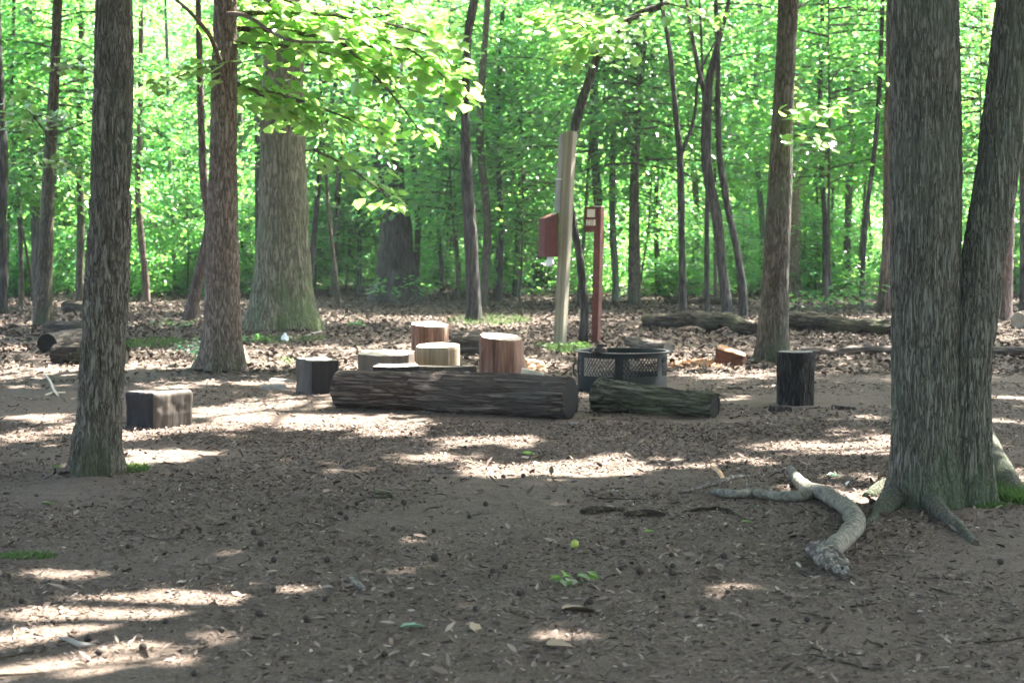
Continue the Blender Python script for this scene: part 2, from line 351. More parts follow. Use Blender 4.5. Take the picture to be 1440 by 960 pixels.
for p in [(605,457,32,5,.5), (616,486,36,4,.33), (705,470,36,5,.47), (540,500,75,9,.36), (560,508,45,5,.3), (445,507,38,5,.36), (225,548,50,7,.32), (1026,488,26,7,.2), (875,489,70,4,.43), (520,528,60,4,.35), (620,518,45,4,.2), (750,505,20,5,.15)]:
    gpatch(*p)
def apatch(px, py, Y, r): c = At(px, py, Y); PATCH.append((c[0], c[1], c[2], r, r))
for p in [(450,60,21,1.9), (560,80,21,1.6), (390,110,21,1.3), (630,110,21,1.3), (430,190,21,1.3), (530,240,21,1.1), (820,60,24,.7), (322,430,19.8,.25), (300,380,19.8,.18), (1150,160,21,.4)]:
    apatch(*p)
PT = np.array(PATCH)
def blocked(C):
    """True for canopy leaves that would shade a sun patch"""
    out = np.zeros(len(C), bool); soft = R.uniform(-.1, .75, len(C))
    for cx, cy_, cz, rx, ry in PT:
        k = (C[:, 2]-cz)/SUNV[2]; g = C-SUNV*k[:, None]; dx = g[:, 0]-cx; dy = g[:, 1]-cy_
        q = (dx/(rx+.13))**2+(dy/(ry+.12))**2
        nb = q < 4
        if nb.any():
            nz = np.zeros(len(C)); nz[nb] = vnoise(np.stack([g[nb, 0]*3.2, g[nb, 1]*2.2, g[nb, 2]*0], 1), 5)-.5
            out |= (q+nz*1.7+soft < 1.45+max(0, 14-cy_)*(.07 if rx > .25 else -.01)) & nb
    return out
def canopy_crown(cx, cy_, z0, z1, rad, n, base, dens=1.0, size=.26, thin=False):
    """leaf cloud built from clumps inside a flattened ellipsoid; world coords minus base"""
    nc = 70; a = R.uniform(0, 2*PI, nc); r = rad*np.sqrt(R.uniform(0, 1, nc)); zc = z0+(z1-z0)*R.uniform(.05, .95, nc); r *= np.sqrt(np.clip(1-((zc-z0-(z1-z0)*.45)/((z1-z0)*.62))**2, .1, 1))
    K = np.stack([cx+r*np.cos(a), cy_+r*np.sin(a), zc], 1)
    ci = R.integers(0, nc, n); C = K[ci]+R.normal(0, 1, (n, 3))*np.array([.85, .85, .28])
    C = C[C[:, 2] > z0-.6]
    if not thin: C = C[~blocked(C)]
    m = len(C); yaw = R.uniform(0, 2*PI, m); D = unit(np.stack([np.cos(yaw), np.sin(yaw), R.normal(-.15, .25, m)], 1)); U = rand_up(m, .35); U = unit(U-D*(U*D).sum(1)[:, None])
    Ls = size*R.uniform(.7, 1.3, m); v, f = leaf_quads(C-base, D, U, Ls, Ls*.7); return mesh_np('crown', v, [f], M['leaf_canopy']), K

# ------------------------------------------------------------------ trees traced from their base and outline
def bark_disp(amp, freq, stretch, seed, flare=0, fh=.3, lobes=5, z0=0, lump=.0):
    def f(th, s, pos):
        q = pos*np.array([freq, freq, freq/stretch]); wv = fbm(pos*np.array([2.5, 2.5, 1.1]), 2, seed+5)*1.4
        q = q+wv[..., None]
        n = vnoise(q, seed); fur = np.clip(np.abs(n-.5)*5.5, 0, 1)
        n2 = vnoise(q*2.1+3, seed+2); fur2 = np.clip(np.abs(n2-.5)*5, 0, 1)
        d = amp*(fur*.75+fur2*.35-.75)
        h = np.maximum(pos[..., 2]-z0, 0); fl = flare*np.exp(-h/fh)*(.55+.45*np.cos(lobes*th+seed+1.5*np.sin(2*th+seed)))
        return d+fl+lump*(fbm(pos*1.8, 2, seed+9)-.5)
    return f
MAINTREES = []
def leafy_join(LV, LF, tw, root, mat):
    V = np.concatenate(LV); Fq = np.concatenate(LF); fs = [Fq]; mi = [np.zeros(len(Fq))]; off = len(V)
    for f, _ in tw.order: fs.append(f+off); mi.append(np.ones(len(f)))
    return link('foliage', mesh_np('foliage', np.concatenate([V]+tw.V), fs, [M['leaf_near'], M['bark_mid']], np.concatenate(mi)), root)
def tree(name, base_px, pts, label, cat='tree', mat='bark_mid', top=15., amp=.008, freq=22., stretch=4., n=28, step=.12, flare=.06, fh=.25, lobes=5,
         crown=None, group=None, roots=(), sprays=(), limbs=(), lump=.02, topr=.5, Y=None):
    b = GP(*base_px) if Y is None else At(base_px[0], base_px[1], Y)
    Yb = b[1]; P = []; Rr = []
    for (py, cx, wd) in pts: P.append(At(cx, py, Yb)); Rr.append(wd/2/F*Yb)
    P = np.array(P); Rr = np.array(Rr); o = np.argsort(P[:, 2]); P = P[o]; Rr = Rr[o]
    bb = np.array([b[0], Yb, b[2]-.12]); P = np.vstack([bb, P]); Rr = np.concatenate([[Rr[0]*1.02], Rr])
    if P[-1, 2] < top:
        d = (P[-1]-P[-2])/(P[-1, 2]-P[-2, 2]); Hh = top-P[-1, 2]
        for q in (.35, .7, 1.0):
            P = np.vstack([P, P[len(P)-1]+np.array([d[0]*.5*Hh*.33, R.normal(0, .12), Hh*.34])]); Rr = np.append(Rr, Rr[-1]*(topr**.4))
    root = thing(name, label, cat, (b[0], Yb, b[2]), 0, group); base = np.array([b[0], Yb, b[2]])
    # finer rows where the camera sees the stem
    pp, rr = smoothpath(P-base, Rr, step); vis = pp[:, 2]+base[2] < (CZ+.16*Yb)
    pv = pp[vis]; pr = rr[vis]; hi = pp[~vis][::max(1, int(.5/step))]; hr = rr[~vis][::max(1, int(.5/step))]
    pp = np.vstack([pv, hi]) if len(hi) else pv; rr = np.concatenate([pr, hr]) if len(hi) else pr
    seed = random.randint(1, 999)
    v, f = tube(pp, rr, n, bark_disp(amp, freq, stretch, seed, flare, fh, lobes, 0, lump))
    tr = Acc(); tr.add(v, f)
    for L_ in limbs:      # limbs: list of (px,py,dY,w)
        lp = np.array([At(a, c, Yb+dy)-base for (a, c, dy, w_) in L_]); lr = np.array([w_/2/F*Yb for *_, w_ in L_])
        q, r2 = smoothpath(lp, lr, .15); v, f = tube(q, r2, 8); tr.add(v, f)
    rk = []
    for rt in roots:
        lp = np.array([G(a, c)+np.array([0, 0, h])-base for (a, c, h, w_) in rt]); lr = np.array([w_/2/F*Yb for *_, w_ in rt])
        q, r2 = smoothpath(lp, lr, .03); rk.append((q, r2))
    trunk = link('trunk', tr.mesh('trunk', [M[mat]]), root)
    for q, r2 in rk:
        v, f = tube(q, r2, 18, bark_disp(.006, 18, 1, seed, 0, .3, 3, 0, .03)); a_ = Acc(); a_.add(v, f); link('root', a_.mesh('root', [M[mat]]), root)
    if sprays:
        LV = []; LF = []; off = 0; tw = Acc()
        for (x0, y0, x1, y1, dy, nl, wid, size, kind) in sprays:
            A_ = At(x0, y0, Yb+dy*.2); B_ = At(x1, y1, Yb+dy); L = np.linalg.norm(B_-A_); dr = unit(B_-A_+np.array([0, 0, .18*L]))
            (lv, lf), tp, trd = spray(A_-base, dr, L, nl, wid, size, kind=kind, droop=.18, tilt=.3)
            LV.append(lv); LF.append(lf+off); off += len(lv); v, f = tube(tp, trd*1.3, 5, cap=False); tw.add(v, f)
            for q_ in range(5):   # side twigs
                t_ = .2+.16*q_; p_ = tp[0]+(tp[-1]-tp[0])*t_; sd = unit(np.cross(dr, [0,0,1.]))*(1 if q_ % 2 else -1); e_ = p_+dr*.25*L*.6+sd*wid*.4
                v, f = tube(np.stack([p_, (p_+e_)/2+[0,0,.03], e_]), np.array([.006, .004, .002]), 4, cap=False); tw.add(v, f)
        ov = leafy_join(LV, LF, tw, root, mat)
        
    if crown:
        z0, z1, rad, nl = crown; me, K = canopy_crown(P[-1, 0] if crown else 0, P[-1, 1], z0, z1, rad, nl, base); link('crown', me, root)
        lb = Acc(); top_ = pp[-1]
        for kx in K[R.integers(0, len(K), 14)]:
            hh = R.uniform(.45, .95); o_ = pp[0]+(pp[-1]-pp[0])*hh; o_ = np.array([np.interp(hh*pp[-1, 2], pp[:, 2], pp[:, 0]), np.interp(hh*pp[-1, 2], pp[:, 2], pp[:, 1]), hh*pp[-1, 2]])
            if o_[2] < z0*.75: o_ = pp[-1]
            e_ = kx-base; v, f = tube(np.stack([o_, (o_+e_)/2+[0, 0, .3], e_]), np.array([.06, .04, .015]), 6, cap=False); lb.add(v, f)
        link('limbs', lb.mesh('limbs', [M[mat]]), root)
    return root

tree('tree', (130,666), [(640,134,66), (600,137,63), (540,142,61), (480,146,60), (400,150,60), (320,154,58), (240,156,55), (160,158,53), (80,160,51), (0,161,50)],
     'dark furrowed trunk leaning slightly right in the left foreground', mat='bark_furrow', amp=.022, freq=30, stretch=5, n=190, step=.012, flare=.075, fh=.10, crown=(7,13,5,15000), top=12, lump=.015)
tree('tree', (1305,704), [(690,1306,108), (640,1304,100), (560,1302,96), (480,1302,95), (400,1302,95), (320,1302,95), (240,1302,96), (160,1301,97), (80,1300,95), (0,1298,92)],
     'thick straight mossy stem of the twin trunk at the right, roots spreading over dirt', mat='bark_twin', amp=.016, freq=44, stretch=8, n=300, step=.012, flare=.07, fh=.16, crown=(8,15,5.5,15000), top=13, lump=.03,
     roots=[[(1290,690,.10,52), (1262,704,.04,38), (1235,722,.0,22), (1214,738,-.02,10)], [(1275,690,.05,40), (1245,692,.02,30), (1218,697,-.01,12)], [(1290,690,.08,44), (1320,722,.02,26), (1350,744,.0,16), (1376,766,-.02,7)]])
tree('tree', (1362,704), [(690,1362,66), (640,1361,62), (560,1360,60), (500,1363,60), (440,1372,62), (380,1381,60), (320,1390,60), (240,1402,60), (160,1414,60), (80,1424,60), (0,1434,60)],
     'slimmer stem of the twin trunk at the right edge, curving out to the right', mat='bark_twin', amp=.015, freq=44, stretch=8, n=200, step=.012, flare=.05, fh=.2, crown=(8,15,4.5,12000), top=12, lump=.03,
     roots=[[(1368,640,.22,56), (1392,668,.12,46), (1416,688,.05,34), (1440,700,-.02,18)]])
tree('tree', (311,521), [(505,311,58), (470,313,53), (420,313,50), (360,313,47), (320,312,45), (240,314,40), (160,315,37), (80,316,34), (0,317,32)],
     'reddish brown trunk with flaky ridges catching sun, ivy at its foot', mat='bark_red', amp=.016, freq=20, stretch=4, n=110, step=.03, flare=.09, fh=.2, crown=(7.5,14,5.5,15000), top=13,
     roots=[[(300,505,.14,26), (284,515,.05,18), (268,524,-.02,8)], [(325,500,.2,26), (338,508,.1,20), (348,514,-.02,10)]],
     limbs=[[(318,130,0,9), (300,60,-.6,7), (270,20,-1.2,5), (235,-10,-1.8,4)], [(312,20,0,8), (345,22,-.5,6), (400,55,-1,4), (470,60,-1.6,3)]],
     sprays=[(318,40,655,100,1.2,210,1.3,.18,'lobed'), (318,20,640,50,1.6,150,1.0,.18,'lobed'), (318,60,540,95,.8,170,1.3,.17,'lobed'), (315,0,430,60,1.2,130,1.0,.17,'lobed'),
             (318,120,545,190,1.4,110,.8,.17,'lobed'), (318,110,430,180,1.2,90,.7,.17,'lobed'), (400,0,520,60,1.6,110,1.1,.17,'lobed'), (440,210,560,290,1.2,46,.4,.18,'lobed'), (560,60,655,140,1.2,60,.5,.19,'lobed'),
             (312,90,225,120,-.6,60,.8,.14,'lobed'), (480,60,600,200,1.4,50,.6,.17,'lobed')])
tree('tree', (397,464), [(452,397,96), (430,397,86), (400,397,80), (350,398,74), (300,399,70), (220,398,64), (150,397,58), (80,398,56), (0,400,54)],
     'broad old oak trunk with green moss on its flared foot', mat='bark_oak', amp=.028, freq=13, stretch=6, n=150, step=.05, flare=.13, fh=.35, lobes=4, crown=(9,17,5.5,9000), top=15, lump=.06)
tree('tree', (560,424), [(405,558,58), (370,557,50), (320,556,44), (250,547,42), (180,545,42), (100,545,42), (0,545,40)],
     'dark thick trunk flaring wide at its foot beyond the log stools', mat='bark_dark', amp=.03, freq=10, stretch=5, n=90, step=.09, flare=.28, fh=.4, lobes=4, top=16, lump=.08, crown=(10,17,4,1800))
tree('tree', (666,452), [(430,666,21), (380,664,19), (320,661,18), (260,657,17), (200,655,14), (150,654,13), (100,656,12), (50,658,12), (0,667,12)],
     'slim dark trunk, gently curved, standing left of the grey post', mat='bark_dark', amp=.01, freq=25, n=30, step=.08, flare=.05, fh=.2, top=11, crown=(8,12,4,6000))
tree('tree', (767,412), [(395,767,44), (350,767,40), (300,766,38), (240,765,36), (160,764,36), (80,764,34), (0,764,33)],
     'broad dim trunk far back behind the grey post', mat='bark_dark', amp=.03, freq=10, n=60, step=.1, flare=.25, fh=.5, top=16, lump=.08, crown=(10,17,4,1800))
tree('leaning_tree', (818,482), [(440,822,11), (400,819,11), (360,815,11), (320,807,11), (280,802,11), (230,800,13), (185,807,13), (120,826,13), (60,852,12), (25,890,11), (5,940,8)],
     'dark leaning tree arching right over the top of the grey post', mat='bark_dark', amp=.008, freq=25, n=24, step=.06, flare=.03, top=4.0, topr=.3,
     sprays=[(852,60,770,15,-1.5,110,.9,.17,'lobed'), (860,50,800,90,-1.2,90,.8,.16,'lobed'), (900,20,830,60,-1.0,70,.8,.15,'lobed'), (940,5,1010,40,-1.0,50,.8,.13,'lobed')])
tree('tree', (960,444), [(420,960,11), (360,959,10), (300,958,10), (220,956,9), (160,950,8), (80,943,7), (0,930,6)],
     'very straight slender dark trunk right of the red post', mat='bark_dark', amp=.005, n=16, step=.1, flare=.02, top=9, limbs=[[(957,220,0,6), (975,170,0,5), (985,100,0,4), (1005,60,0,3)]])
tree('tree', (1026,446), [(420,1021,16), (380,1016,14), (340,1012,14), (300,1007,15), (260,998,15), (220,993,15), (160,994,14), (110,998,12), (60,1010,8), (0,1025,6)],
     'slender trunk with a kink and fork, right of the straight slender one', mat='bark_dark', amp=.007, n=20, step=.08, flare=.03, top=9, limbs=[[(996,150,0,9), (985,110,0,7), (975,60,0,6), (965,0,0,5)]])
tree('tree', (1046,446), [(420,1045,12), (380,1041,11), (340,1034,10), (300,1025,10), (260,1018,10), (220,1012,9), (160,1010,8)],
     'thin curved dark trunk just left of the grey brown trunk', mat='bark_dark', amp=.006, n=16, step=.08, flare=.03, top=7)
tree('tree', (994,442), [(420,994,7), (320,994,7), (240,995,6), (180,990,5)], 'pencil thin sapling stem left of the kinked trunk', mat='bark_dark', amp=.003, n=10, step=.12, flare=.01, top=7)
tree('tree', (1087,507), [(495,1087,47), (470,1087,44), (430,1089,41), (380,1091,38), (320,1094,36), (260,1097,34), (200,1099,31), (140,1102,29), (80,1105,28), (0,1109,28)],
     'grey brown trunk leaning right behind the black stump', mat='bark_mid', amp=.006, freq=22, n=60, step=.04, flare=.06, fh=.2, crown=(7.5,14,5.5,15000), top=13, lump=.015,
     sprays=[(1100,170,1190,150,-1.0,40,.5,.15,'lobed'), (1104,190,1170,205,-.8,24,.4,.14,'lobed')])
tree('tree', (1114,420), [(400,1114,24), (340,1115,22), (280,1115,22), (200,1116,21), (100,1117,20), (0,1119,20)], 'pale brown trunk half hidden behind the grey brown leaning trunk', mat='bark_red', amp=.015, freq=14, n=30, step=.1, flare=.1, top=15, crown=(10,16,4,1800))
tree('tree', (1246,440), [(420,1246,20), (340,1248,15), (260,1249,14), (180,1250,14), (80,1252,13), (0,1253,13)], 'dark trunk peeking out left of the twin trunk', mat='bark_rust', amp=.01, n=24, step=.1, flare=.12, top=13)
tree('tree', (1409,450), [(435,1409,28), (380,1411,26), (320,1413,26), (240,1417,25), (160,1420,24), (80,1423,24), (0,1426,24)], 'rusty brown trunk just behind the slimmer twin stem', mat='bark_rust', amp=.015, n=40, step=.08, flare=.05, top=14, crown=(8,15,4,5000))
tree('tree', (1441,440), [(400,1440,12), (320,1440,12), (200,1440,12), (0,1441,11)], 'thin trunk cut by the right edge of the view', mat='bark_dark', amp=.01, n=20, step=.1, flare=.05, top=12)
tree('tree', (60,458), [(440,60,25), (400,62,22), (340,65,20), (280,67,18), (220,70,17), (160,74,15), (100,77,14), (0,81,13)], 'brown trunk leaning right behind the stacked logs', mat='bark_mid', amp=.01, n=36, step=.08, flare=.05, top=13, crown=(8,14,4.5,8000),
     sprays=[(74,160,20,180,-1.5,50,.8,.15,'lobed'), (70,220,130,250,-1.0,60,.8,.15,'lobed'), (76,90,150,110,-1.0,60,.8,.15,'lobed'), (72,200,10,120,-1.5,60,.8,.15,'lobed')])
tree('leaning_tree', (264,450), [(430,270,19), (400,277,17), (360,286,15), (320,294,14), (260,287,12), (200,284,11), (140,282,10), (60,280,9)], 'thin trunk slanting right behind the reddish trunk', mat='bark_rust', amp=.008, n=20, step=.08, flare=.02, top=10)
tree('tree', (3,440), [(400,3,14), (320,2,14), (240,4,15), (160,2,12), (100,-1,10)], 'dark thin trunk at the left edge of the view', mat='bark_dark', amp=.01, n=20, step=.1, flare=.04, top=12)
tree('tree', (53,425), [(400,52,14), (300,50,14), (200,46,15), (100,42,14), (0,40,13)], 'dim trunk behind and left of the brown leaning trunk', mat='bark_dark', amp=.01, n=24, step=.12, flare=.05, top=14)
tree('tree', (205,425), [(400,205,10), (340,199,9), (280,194,9), (200,196,8), (100,198,8)], 'crooked reddish thin stem between the front trunk and the reddish trunk', mat='bark_rust', amp=.008, n=14, step=.12, flare=.04, top=12)
tree('tree', (246,418), [(380,245,6), (320,243,6), (260,240,6), (200,238,6), (100,236,5)], 'thin green grey stem right of the crooked reddish one', mat='bark_grey', amp=.004, n=10, step=.15, flare=.02, top=11)
tree('tree', (367,420), [(380,366,14), (300,365,13), (200,364,12), (0,362,12)], 'dark trunk hugging the left side of the old oak', mat='bark_dark', amp=.01, n=20, step=.12, flare=.05, top=13)
tree('tree', (434,432), [(390,437,8), (330,442,8), (260,448,7), (200,452,7), (130,470,6), (60,480,6), (0,490,5)], 'thin dark stem slanting right beside the old oak', mat='bark_dark', amp=.005, n=12, step=.12, flare=.02, top=9)
far = [(585,418,9,582,'bark_mid'), (703,425,8,706,'bark_dark'), (681,430,12,680,'bark_mid'), (728,420,8,732,'bark_grey'), (840,425,14,838,'bark_mid'), (890,428,14,905,'bark_mid'), (866,425,10,866,'bark_grey'),
       (1160,425,8,1150,'bark_dark'), (1212,436,8,1238,'bark_dark'), (622,415,6,618,'bark_dark'), (30,430,7,12,'bark_mid'), (112,428,12,118,'bark_mid'), (160,428,10,170,'bark_grey'), (470,420,9,478,'bark_mid'), (505,418,7,500,'bark_grey'),
       (645,415,7,640,'bark_mid'), (1072,418,9,1065,'bark_grey'), (1190,418,12,1196,'bark_mid'), (925,418,8,920,'bark_dark'), (1385,425,12,1388,'bark_mid'), (980,412,10,975,'bark_mid'), (340,412,9,338,'bark_mid'), (790,415,9,792,'bark_dark')]
for (bx, by, wd, tx, mt) in far:
    tree('thin_tree', (bx, by), [(by-20, bx, wd), (320, bx*.75+tx*.25+random.uniform(-5, 5), wd*.92), (200, bx*.4+tx*.6+random.uniform(-6, 6), wd*.85), (0, tx+random.uniform(-8, 8), wd*.75)],
         'thin upright trunk among the sunlit green leaves deep in the wood', mat=mt, amp=.006, n=12, step=.2, flare=.03, top=13, group='thin trunks deep in the wood')
# unused list of unseen trees added to shade the clearing
for i, (x, y, z0, z1, rad, nl) in enumerate([(7.5,9,7,13,5.5,15000), (-7,13,7,13,5.5,15000), (9,16,7,14,6,15000), (-9,21,7.5,14,6,14000), (12,24,8,15,6,14000), (2.5,27.5,8.5,15,6,15000), (-5.5,5,7,13,5.5,13000), (-13,29,8,15,6,9000), (9,31,9,16,6,9000), (2,9.8,9,14,5.0,11000)]):
    pass

REAR_SHADE = []
def unseen_tree(x, y, z0, z1, rad, nl, label, cx=None, cyy=None):  # unseen tree, added for the shade it casts
    b = np.array([x, y, gz(x, y)]); root = thing('tree', label, 'tree', tuple(b), 0, 'unseen trees added for their shade')
    k = 9; zz = np.linspace(-.1, z1-1, k); P = np.stack([np.cumsum(R.normal(0, .06, k)), np.cumsum(R.normal(0, .06, k)), zz], 1); P[:, :2] -= P[0, :2]
    v, f = tube(*smoothpath(P, np.linspace(.22, .08, k), .2), 20, bark_disp(.01, 20, 4, i, .08, .3)); a = Acc(); a.add(v, f); link('trunk', a.mesh('trunk', [M['bark_mid']]), root)
    me, K = canopy_crown(cx if cx is not None else x, cyy if cyy is not None else y, z0, z1, rad, nl, b); link('crown', me, root)
    lb = Acc()
    for kx in K[R.integers(0, len(K), 16)]:
        o_ = np.array([0, 0, R.uniform(z0*.8, z1-1.5)]); e_ = kx-b; v, f = tube(np.stack([o_, (o_+e_)/2+[0, 0, .3], e_]), np.array([.06, .04, .015]), 6, cap=False); lb.add(v, f)
    link('limbs', lb.mesh('limbs', [M['bark_mid']]), root)
for a in [(-5,-7,1.2,12,5.5,6500), (4,-9,1.0,12,6,6500), (11,-3,1.2,12,5.5,6500), (-12,1,1.2,12,5,6500), (14,7,1.5,12,4.5,6000)]: REAR_SHADE.append(a)  # added behind the viewer to block the open sky
OFFL = 'unseen tall tree added outside the view to shade the clearing'
for a in [(6.2,10,7,13,5.5,17000), (-7,12,7,13,5.5,17000), (9,17,7,14,6,17000), (-9,21,7.5,14,6,15000), (12,24,8,15,6,12000), (-5.0,4.5,7,13,5.5,15000), (-13,29,8,15,6,5000), (6.5,3.5,8,13,5,12000)]:
    unseen_tree(*a, OFFL)
for a in REAR_SHADE: unseen_tree(*a, 'unseen leafy tree added behind the viewer to darken the rear sky')

# ------------------------------------------------------------------ understory
SAP = []
for i, (H, z0, rm, ns, nl, sz) in enumerate([(5.5,1.0,1.9,60,80,.145), (7,1.3,2.3,74,80,.15), (4.2,.7,1.6,46,74,.14), (8.5,2.4,2.6,76,84,.16), (6.2,1.8,2.1,62,80,.145), (9.5,3.0,2.8,84,84,.165)]):
    SAP.append(sapling_meshes(i, H, z0, rm, ns, nl, sz))
BUSH = []
for i, (H, rm, ns, nl) in enumerate([(1.3,.9,22,44), (1.9,1.1,30,46), (.9,.8,18,38)]):
    BUSH.append(sapling_meshes(20+i, H, .15, rm, ns, nl, .12))
def mk(kind, tm, cm, label, cat, group):
    root = thing(kind, label, cat, (0, 0, 0), 0, group); link('trunk' if kind == 'sapling' else 'stem', tm, root); link('crown' if kind == 'sapling' else 'foliage', cm, root); return root
SL = 'slender sapling with flat layers of bright green leaves in the wood behind the clearing'; BL = 'low leafy green bush on the forest floor at the foot of the wood'
sproto = [mk('sapling', a, b, SL, 'sapling', 'saplings in the wood behind the clearing') for a, b in SAP]
bproto = [mk('bush', a, b, BL, 'bush', 'bushes along the foot of the wood') for a, b in BUSH]
used = set()
def place(protos, k, x, y, s):
    pr = protos[k]; rz = random.uniform(0, 6.28)
    if id(pr) not in used:
        used.add(id(pr)); pr.location = (x, y, gz(x, y)-.02); pr.rotation_euler = (0, 0, rz); pr.scale = (s, s, s)
    else: copy_thing(pr, (x, y, gz(x, y)-.02), rz, s)
n = 0
while n < 175:
    y = 39+(80-39)*random.random()**.8; x = random.uniform(-1, 1)*(.31*y+2.5)
    px = 720+F*x/y
    k = random.choice([0, 1, 2, 3, 4, 5])
    if y < 44 and k in (0, 2): continue
    if y < 45 and (520 < px < 590 or 350 < px < 440): continue
    place(sproto, k, x, y, random.uniform(.85, 1.25)); n += 1
for (px, y, k) in [(60,38,5),(480,37,5),(900,38,5),(1170,38,3),(1400,38,5)]:
    place(sproto, k, (px-720)/F*y, y, random.uniform(.95, 1.15))
n = 0
while n < 270:
    y = 44.5+(75-44.5)*random.random()**1.8; x = random.uniform(-1, 1)*(.31*y+2)
    px = 720+F*x/y
    if y < 47 and 500 < px < 610: continue
    place(bproto, random.randrange(3), x, y, random.uniform(.8, 1.35)); n += 1
def wood_mass():
    n = 170000; x = R.uniform(-42, 42, n); y = R.uniform(78, 104, n); z = 21*R.uniform(0, 1, n)**1.1
    keep = fbm(np.stack([x*.35, y*.35, z*.5], 1), 3, 31) > .40
    C = np.stack([x, y, z+.8], 1)[keep]; m = len(C); yaw = R.uniform(0, 2*PI, m); D = unit(np.stack([np.cos(yaw), np.sin(yaw), R.normal(-.1, .3, m)], 1)); U = rand_up(m, .5); U = unit(U-D*(U*D).sum(1)[:, None])
    Ls = R.uniform(.3, .55, m); v, f = leaf_quads(C, D, U, Ls, Ls*.75); o = link('distant_wood', mesh_np('distant_wood', v, [f], M['leaf_far']))
    tag(o, 'far green wood of massed leaves closing the view behind the trees', 'wood', kind='stuff')
wood_mass()

# ------------------------------------------------------------------ logs, stumps, blocks
GREYW = ((.06,.05,.042), (.13,.11,.092), (.22,.19,.165))
M['log_old'] = bark_mat('weathered_log_bark', ((.034,.025,.02), (.10,.076,.06), (.21,.17,.14)), sxy=30, sz=1.6, st=1.0, axis='x', lichen=(.10,.09,.08))
M['log_moss'] = bark_mat('mossy_log_bark', ((.03,.027,.019), (.095,.088,.06), (.19,.18,.13)), sxy=24, sz=2.5, st=1.0, axis='x', lichen=(.10,.12,.06))
M['log_rot'] = bark_mat('rotten_log_bark', ((.025,.018,.013), (.06,.046,.034), (.13,.11,.075)), sxy=22, sz=1.6, st=1.0, axis='x', lichen=(.07,.085,.035))
M['log_grey'] = bark_mat('grey_log_bark', ((.05,.04,.034), (.12,.10,.085), (.22,.19,.165)), sxy=26, sz=1.6, st=.9, axis='x')
M['end_dark'] = end_mat('dark_cut_end', ((.005,.005,.004), (.012,.011,.009), (.028,.024,.019)))
M['end_pale'] = end_mat('pale_cut_end', ((.42,.36,.28), (.55,.48,.39), (.66,.6,.5)))
M['end_grey'] = end_mat('grey_cut_end', ((.16,.145,.125), (.26,.24,.21), (.36,.335,.3)))
M['wood_red'] = wood_mat('debarked_reddish_wood', ((.05,.022,.014), (.19,.095,.062), (.40,.27,.19)), fine=34)
M['wood_tan'] = wood_mat('tan_wood', ((.12,.095,.06), (.23,.19,.125), (.34,.29,.2)), fine=30)
M['wood_grey'] = wood_mat('weathered_block_wood', ((.028,.023,.018), (.065,.054,.044), (.12,.102,.085)), fine=24)
M['wood_brown'] = wood_mat('brown_block_wood', ((.06,.045,.035), (.13,.10,.078), (.21,.17,.135)), fine=24)
M['wood_dark'] = wood_mat('shade_dark_wood', ((.006,.005,.005), (.014,.012,.011), (.03,.026,.023)), fine=24)  # dark wood tone, also painted on the blocks' shaded faces
M['bark_black'] = bark_mat('black_stump_bark', ((.012,.01,.009), (.03,.026,.022), (.06,.052,.045)), sxy=26, sz=4, st=1.0)
M['post_wood'] = wood_mat('grey_post_wood', ((.13,.115,.08), (.22,.20,.145), (.31,.285,.215)), fine=30, s=.4)
M['post_side'] = wood_mat('silver_board_wood', ((.17,.17,.17), (.25,.25,.25), (.34,.34,.33)), fine=30, s=.4)
M['red_paint'] = plain_mat('red_brown_paint', (.105,.032,.021), rough=.6, spec=.25, var=.3)
M['box_paint'] = plain_mat('maroon_paint', (.085,.022,.016), rough=.55, spec=.25, var=.3)
M['ring_steel'] = plain_mat('dark_steel', (.007,.011,.010), rough=.7, spec=.25, metal=.0, var=.5, scale=7)
M['white'] = plain_mat('white_plastic', (.75,.77,.8), rough=.5, var=.05)
M['cream'] = plain_mat('cream_label', (.60,.56,.45), rough=.6, var=.08)
M['stone'] = plain_mat('grey_stone', (.17,.165,.15), rough=.85, var=.35, scale=14, st=.5)
M['split'] = wood_mat('fresh_split_wood', ((.42,.2,.1), (.62,.38,.22), (.78,.6,.42)), axis='x')
M['split_dark'] = wood_mat('orange_heartwood', ((.04,.017,.01), (.095,.04,.022), (.18,.09,.055)), axis='x')
M['branch'] = plain_mat('pale_lichened_bark', (.165,.155,.125), rough=.95, spec=.15, var=.65, scale=30, st=1)
M['stick'] = bark_mat('dry_stick_bark', ((.07,.06,.05), (.15,.13,.11), (.26,.24,.2)), sxy=20, sz=20, st=.5, dist=.005)
M['nut'] = plain_mat('walnut_husk', (.035,.026,.02), rough=.8, var=.5, scale=60, st=.8)
M['nut_green'] = plain_mat('green_walnut_husk', (.30,.34,.06), rough=.6, var=.2, scale=60, st=.4)

